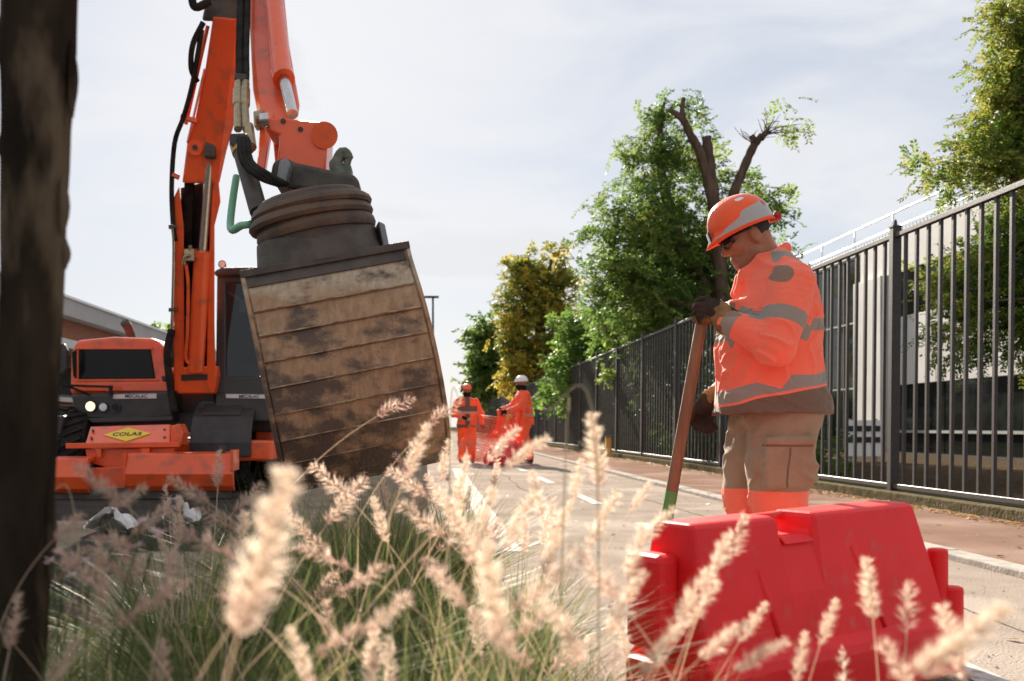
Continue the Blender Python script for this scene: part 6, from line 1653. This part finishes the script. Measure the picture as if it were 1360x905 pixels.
for (px, py, Yh, hl, v, tilt) in hero:
    me, hm_, tp = PV[v]
    o = bpy.data.objects.new('plume', me); COL.objects.link(o)
    s_ = hl * Yh / FPX / HEADS[v]; s_ = max(.55, min(1.5, s_))
    tgt = S(px, py, Yh)
    rz = 0.0 if tilt >= 0 else math.pi
    M_ = Euler((rnd.gauss(0, .06), R(tilt) * (1 if tilt >= 0 else 1), 0)).to_matrix() @ Matrix.Rotation(rz + rnd.gauss(0, .35), 3, 'Z')
    foot = tgt - M_ @ (hm_ * s_)
    if foot.z > .05:                       # let the stalk reach the soil
        pass
    own = min(clumps, key=lambda c: (c.location - Vector((foot.x, foot.y, c.location.z))).length)
    o.parent = own; o.location = foot - own.location; o.rotation_euler = M_.to_euler(); o.scale = (s_,) * 3
    if foot.z > .06:
        MB().tube([foot, Vector((foot.x + rnd.uniform(-.02, .02), foot.y + rnd.uniform(0, .03), .03))], [.0016 * s_, .002], 5).build('stalk', 'straw', own)

# loose long straws with curved tips
for (fx_, b_, c_, Yv) in ((800, (790, 575), (722, 545), 1.3), (735, (752, 590), (757, 545), 1.4), (520, (560, 690), (622, 722), 1.9), (120, (100, 690), (62, 655), 1.6), (600, (598, 560), (612, 530), 2.0)):
    own = min(clumps, key=lambda c: (c.location - Vector((S(*b_, Yv).x, Yv, c.location.z))).length)
    MB().tube(curve([Vector((S(fx_, 0, Yv).x, Yv + .05, .03)), S(*b_, Yv + .02), S(*c_, Yv)], 18), [.0012] * 9 + [.0008] * 10, 4).build('straw', 'straw', own)
# pink blossoms low on the left of the bed
pk = empty('pink_flower_plant', (S(100, 750, 1.45).x, 1.45, .04), 'small plant with pale pink blossoms at the edge of the bed', 'plant')
sm = MB(); PV_, PF_, PT_ = [], [], []
for (px, py) in ((66, 745), (76, 735), (84, 748), (112, 745), (118, 772), (204, 706), (188, 694), (182, 724), (210, 710), (95, 765)):
    c_ = S(px, py, 1.45 + rnd.uniform(-.08, .08)); sm.tube(curve([Vector((pk.location.x + rnd.uniform(-.04, .04), 1.45, .04)), (Vector((pk.location.x, 1.45, .04)) + c_) / 2 + Vector((rnd.uniform(-.02, .02), 0, .04)), c_], 10), .0011, 4)
    fm = MB()
    for q in range(7):
        a_ = q * .9; e_ = rnd.uniform(-.3, .8); d_ = Vector((math.cos(a_) * math.cos(e_), math.sin(a_) * math.cos(e_), math.sin(e_))); sd_ = d_.cross(Vector((.2, .3, 1))).normalized()
        l_ = rnd.uniform(.008, .013); fm.add([c_, c_ + d_ * l_ * .6 + sd_ * l_ * .42, c_ + d_ * l_, c_ + d_ * l_ * .6 - sd_ * l_ * .42], [(0, 1, 2, 3)])
    o = fm.build('blossom', 'petal', pk)
    at_ = o.data.attributes.new('tint', 'FLOAT', 'POINT'); at_.data.foreach_set('value', np.full(len(o.data.vertices), rnd.random(), np.float32))
sm.build('stem', 'blade', pk)

# torn white sheets lying behind the grass, by the machine
for (px, py, Yv, w_, lab) in ((150, 668, 7.4, .26, 'larger torn white plastic sheet on the ground before the excavator blade'), (243, 657, 8.0, .20, 'smaller crumpled white plastic scrap on the ground before the excavator blade')):
    c_ = S(px, py, Yv); rt_ = empty('plastic_scrap', (c_.x, Yv, 0), lab, 'litter')
    n1 = 14; gx, gy = np.meshgrid(np.linspace(-1, 1, n1), np.linspace(-1, 1, n1), indexing='ij')
    hz_ = c_.z * (1 - np.clip(np.abs(gx) ** 1.5, 0, 1) * .75) * (1 - .45 * np.clip(gy * .5 + .5, 0, 1)) * (.9 + .35 * vnoise(gx * 2.5 + px, gy * 2.5, gx * 0))
    V = np.stack([c_.x + gx * w_ * .6 + .03 * vnoise(gx * 3, gy * 3 + 5, gx * 0), Yv + gy * .22 + .05 * vnoise(gx * 4, gy * 2, gx * 0 + 3), np.maximum(hz_ + .02 * vnoise(gx * 6, gy * 6, gx * 0), .004)], -1).reshape(-1, 3)
    ii = np.arange(n1 * n1).reshape(n1, n1)
    np_mesh('sheet', V, np.stack([ii[:-1, :-1], ii[1:, :-1], ii[1:, 1:], ii[:-1, 1:]], -1).reshape(-1, 4), 'litter_white', rt_, False)
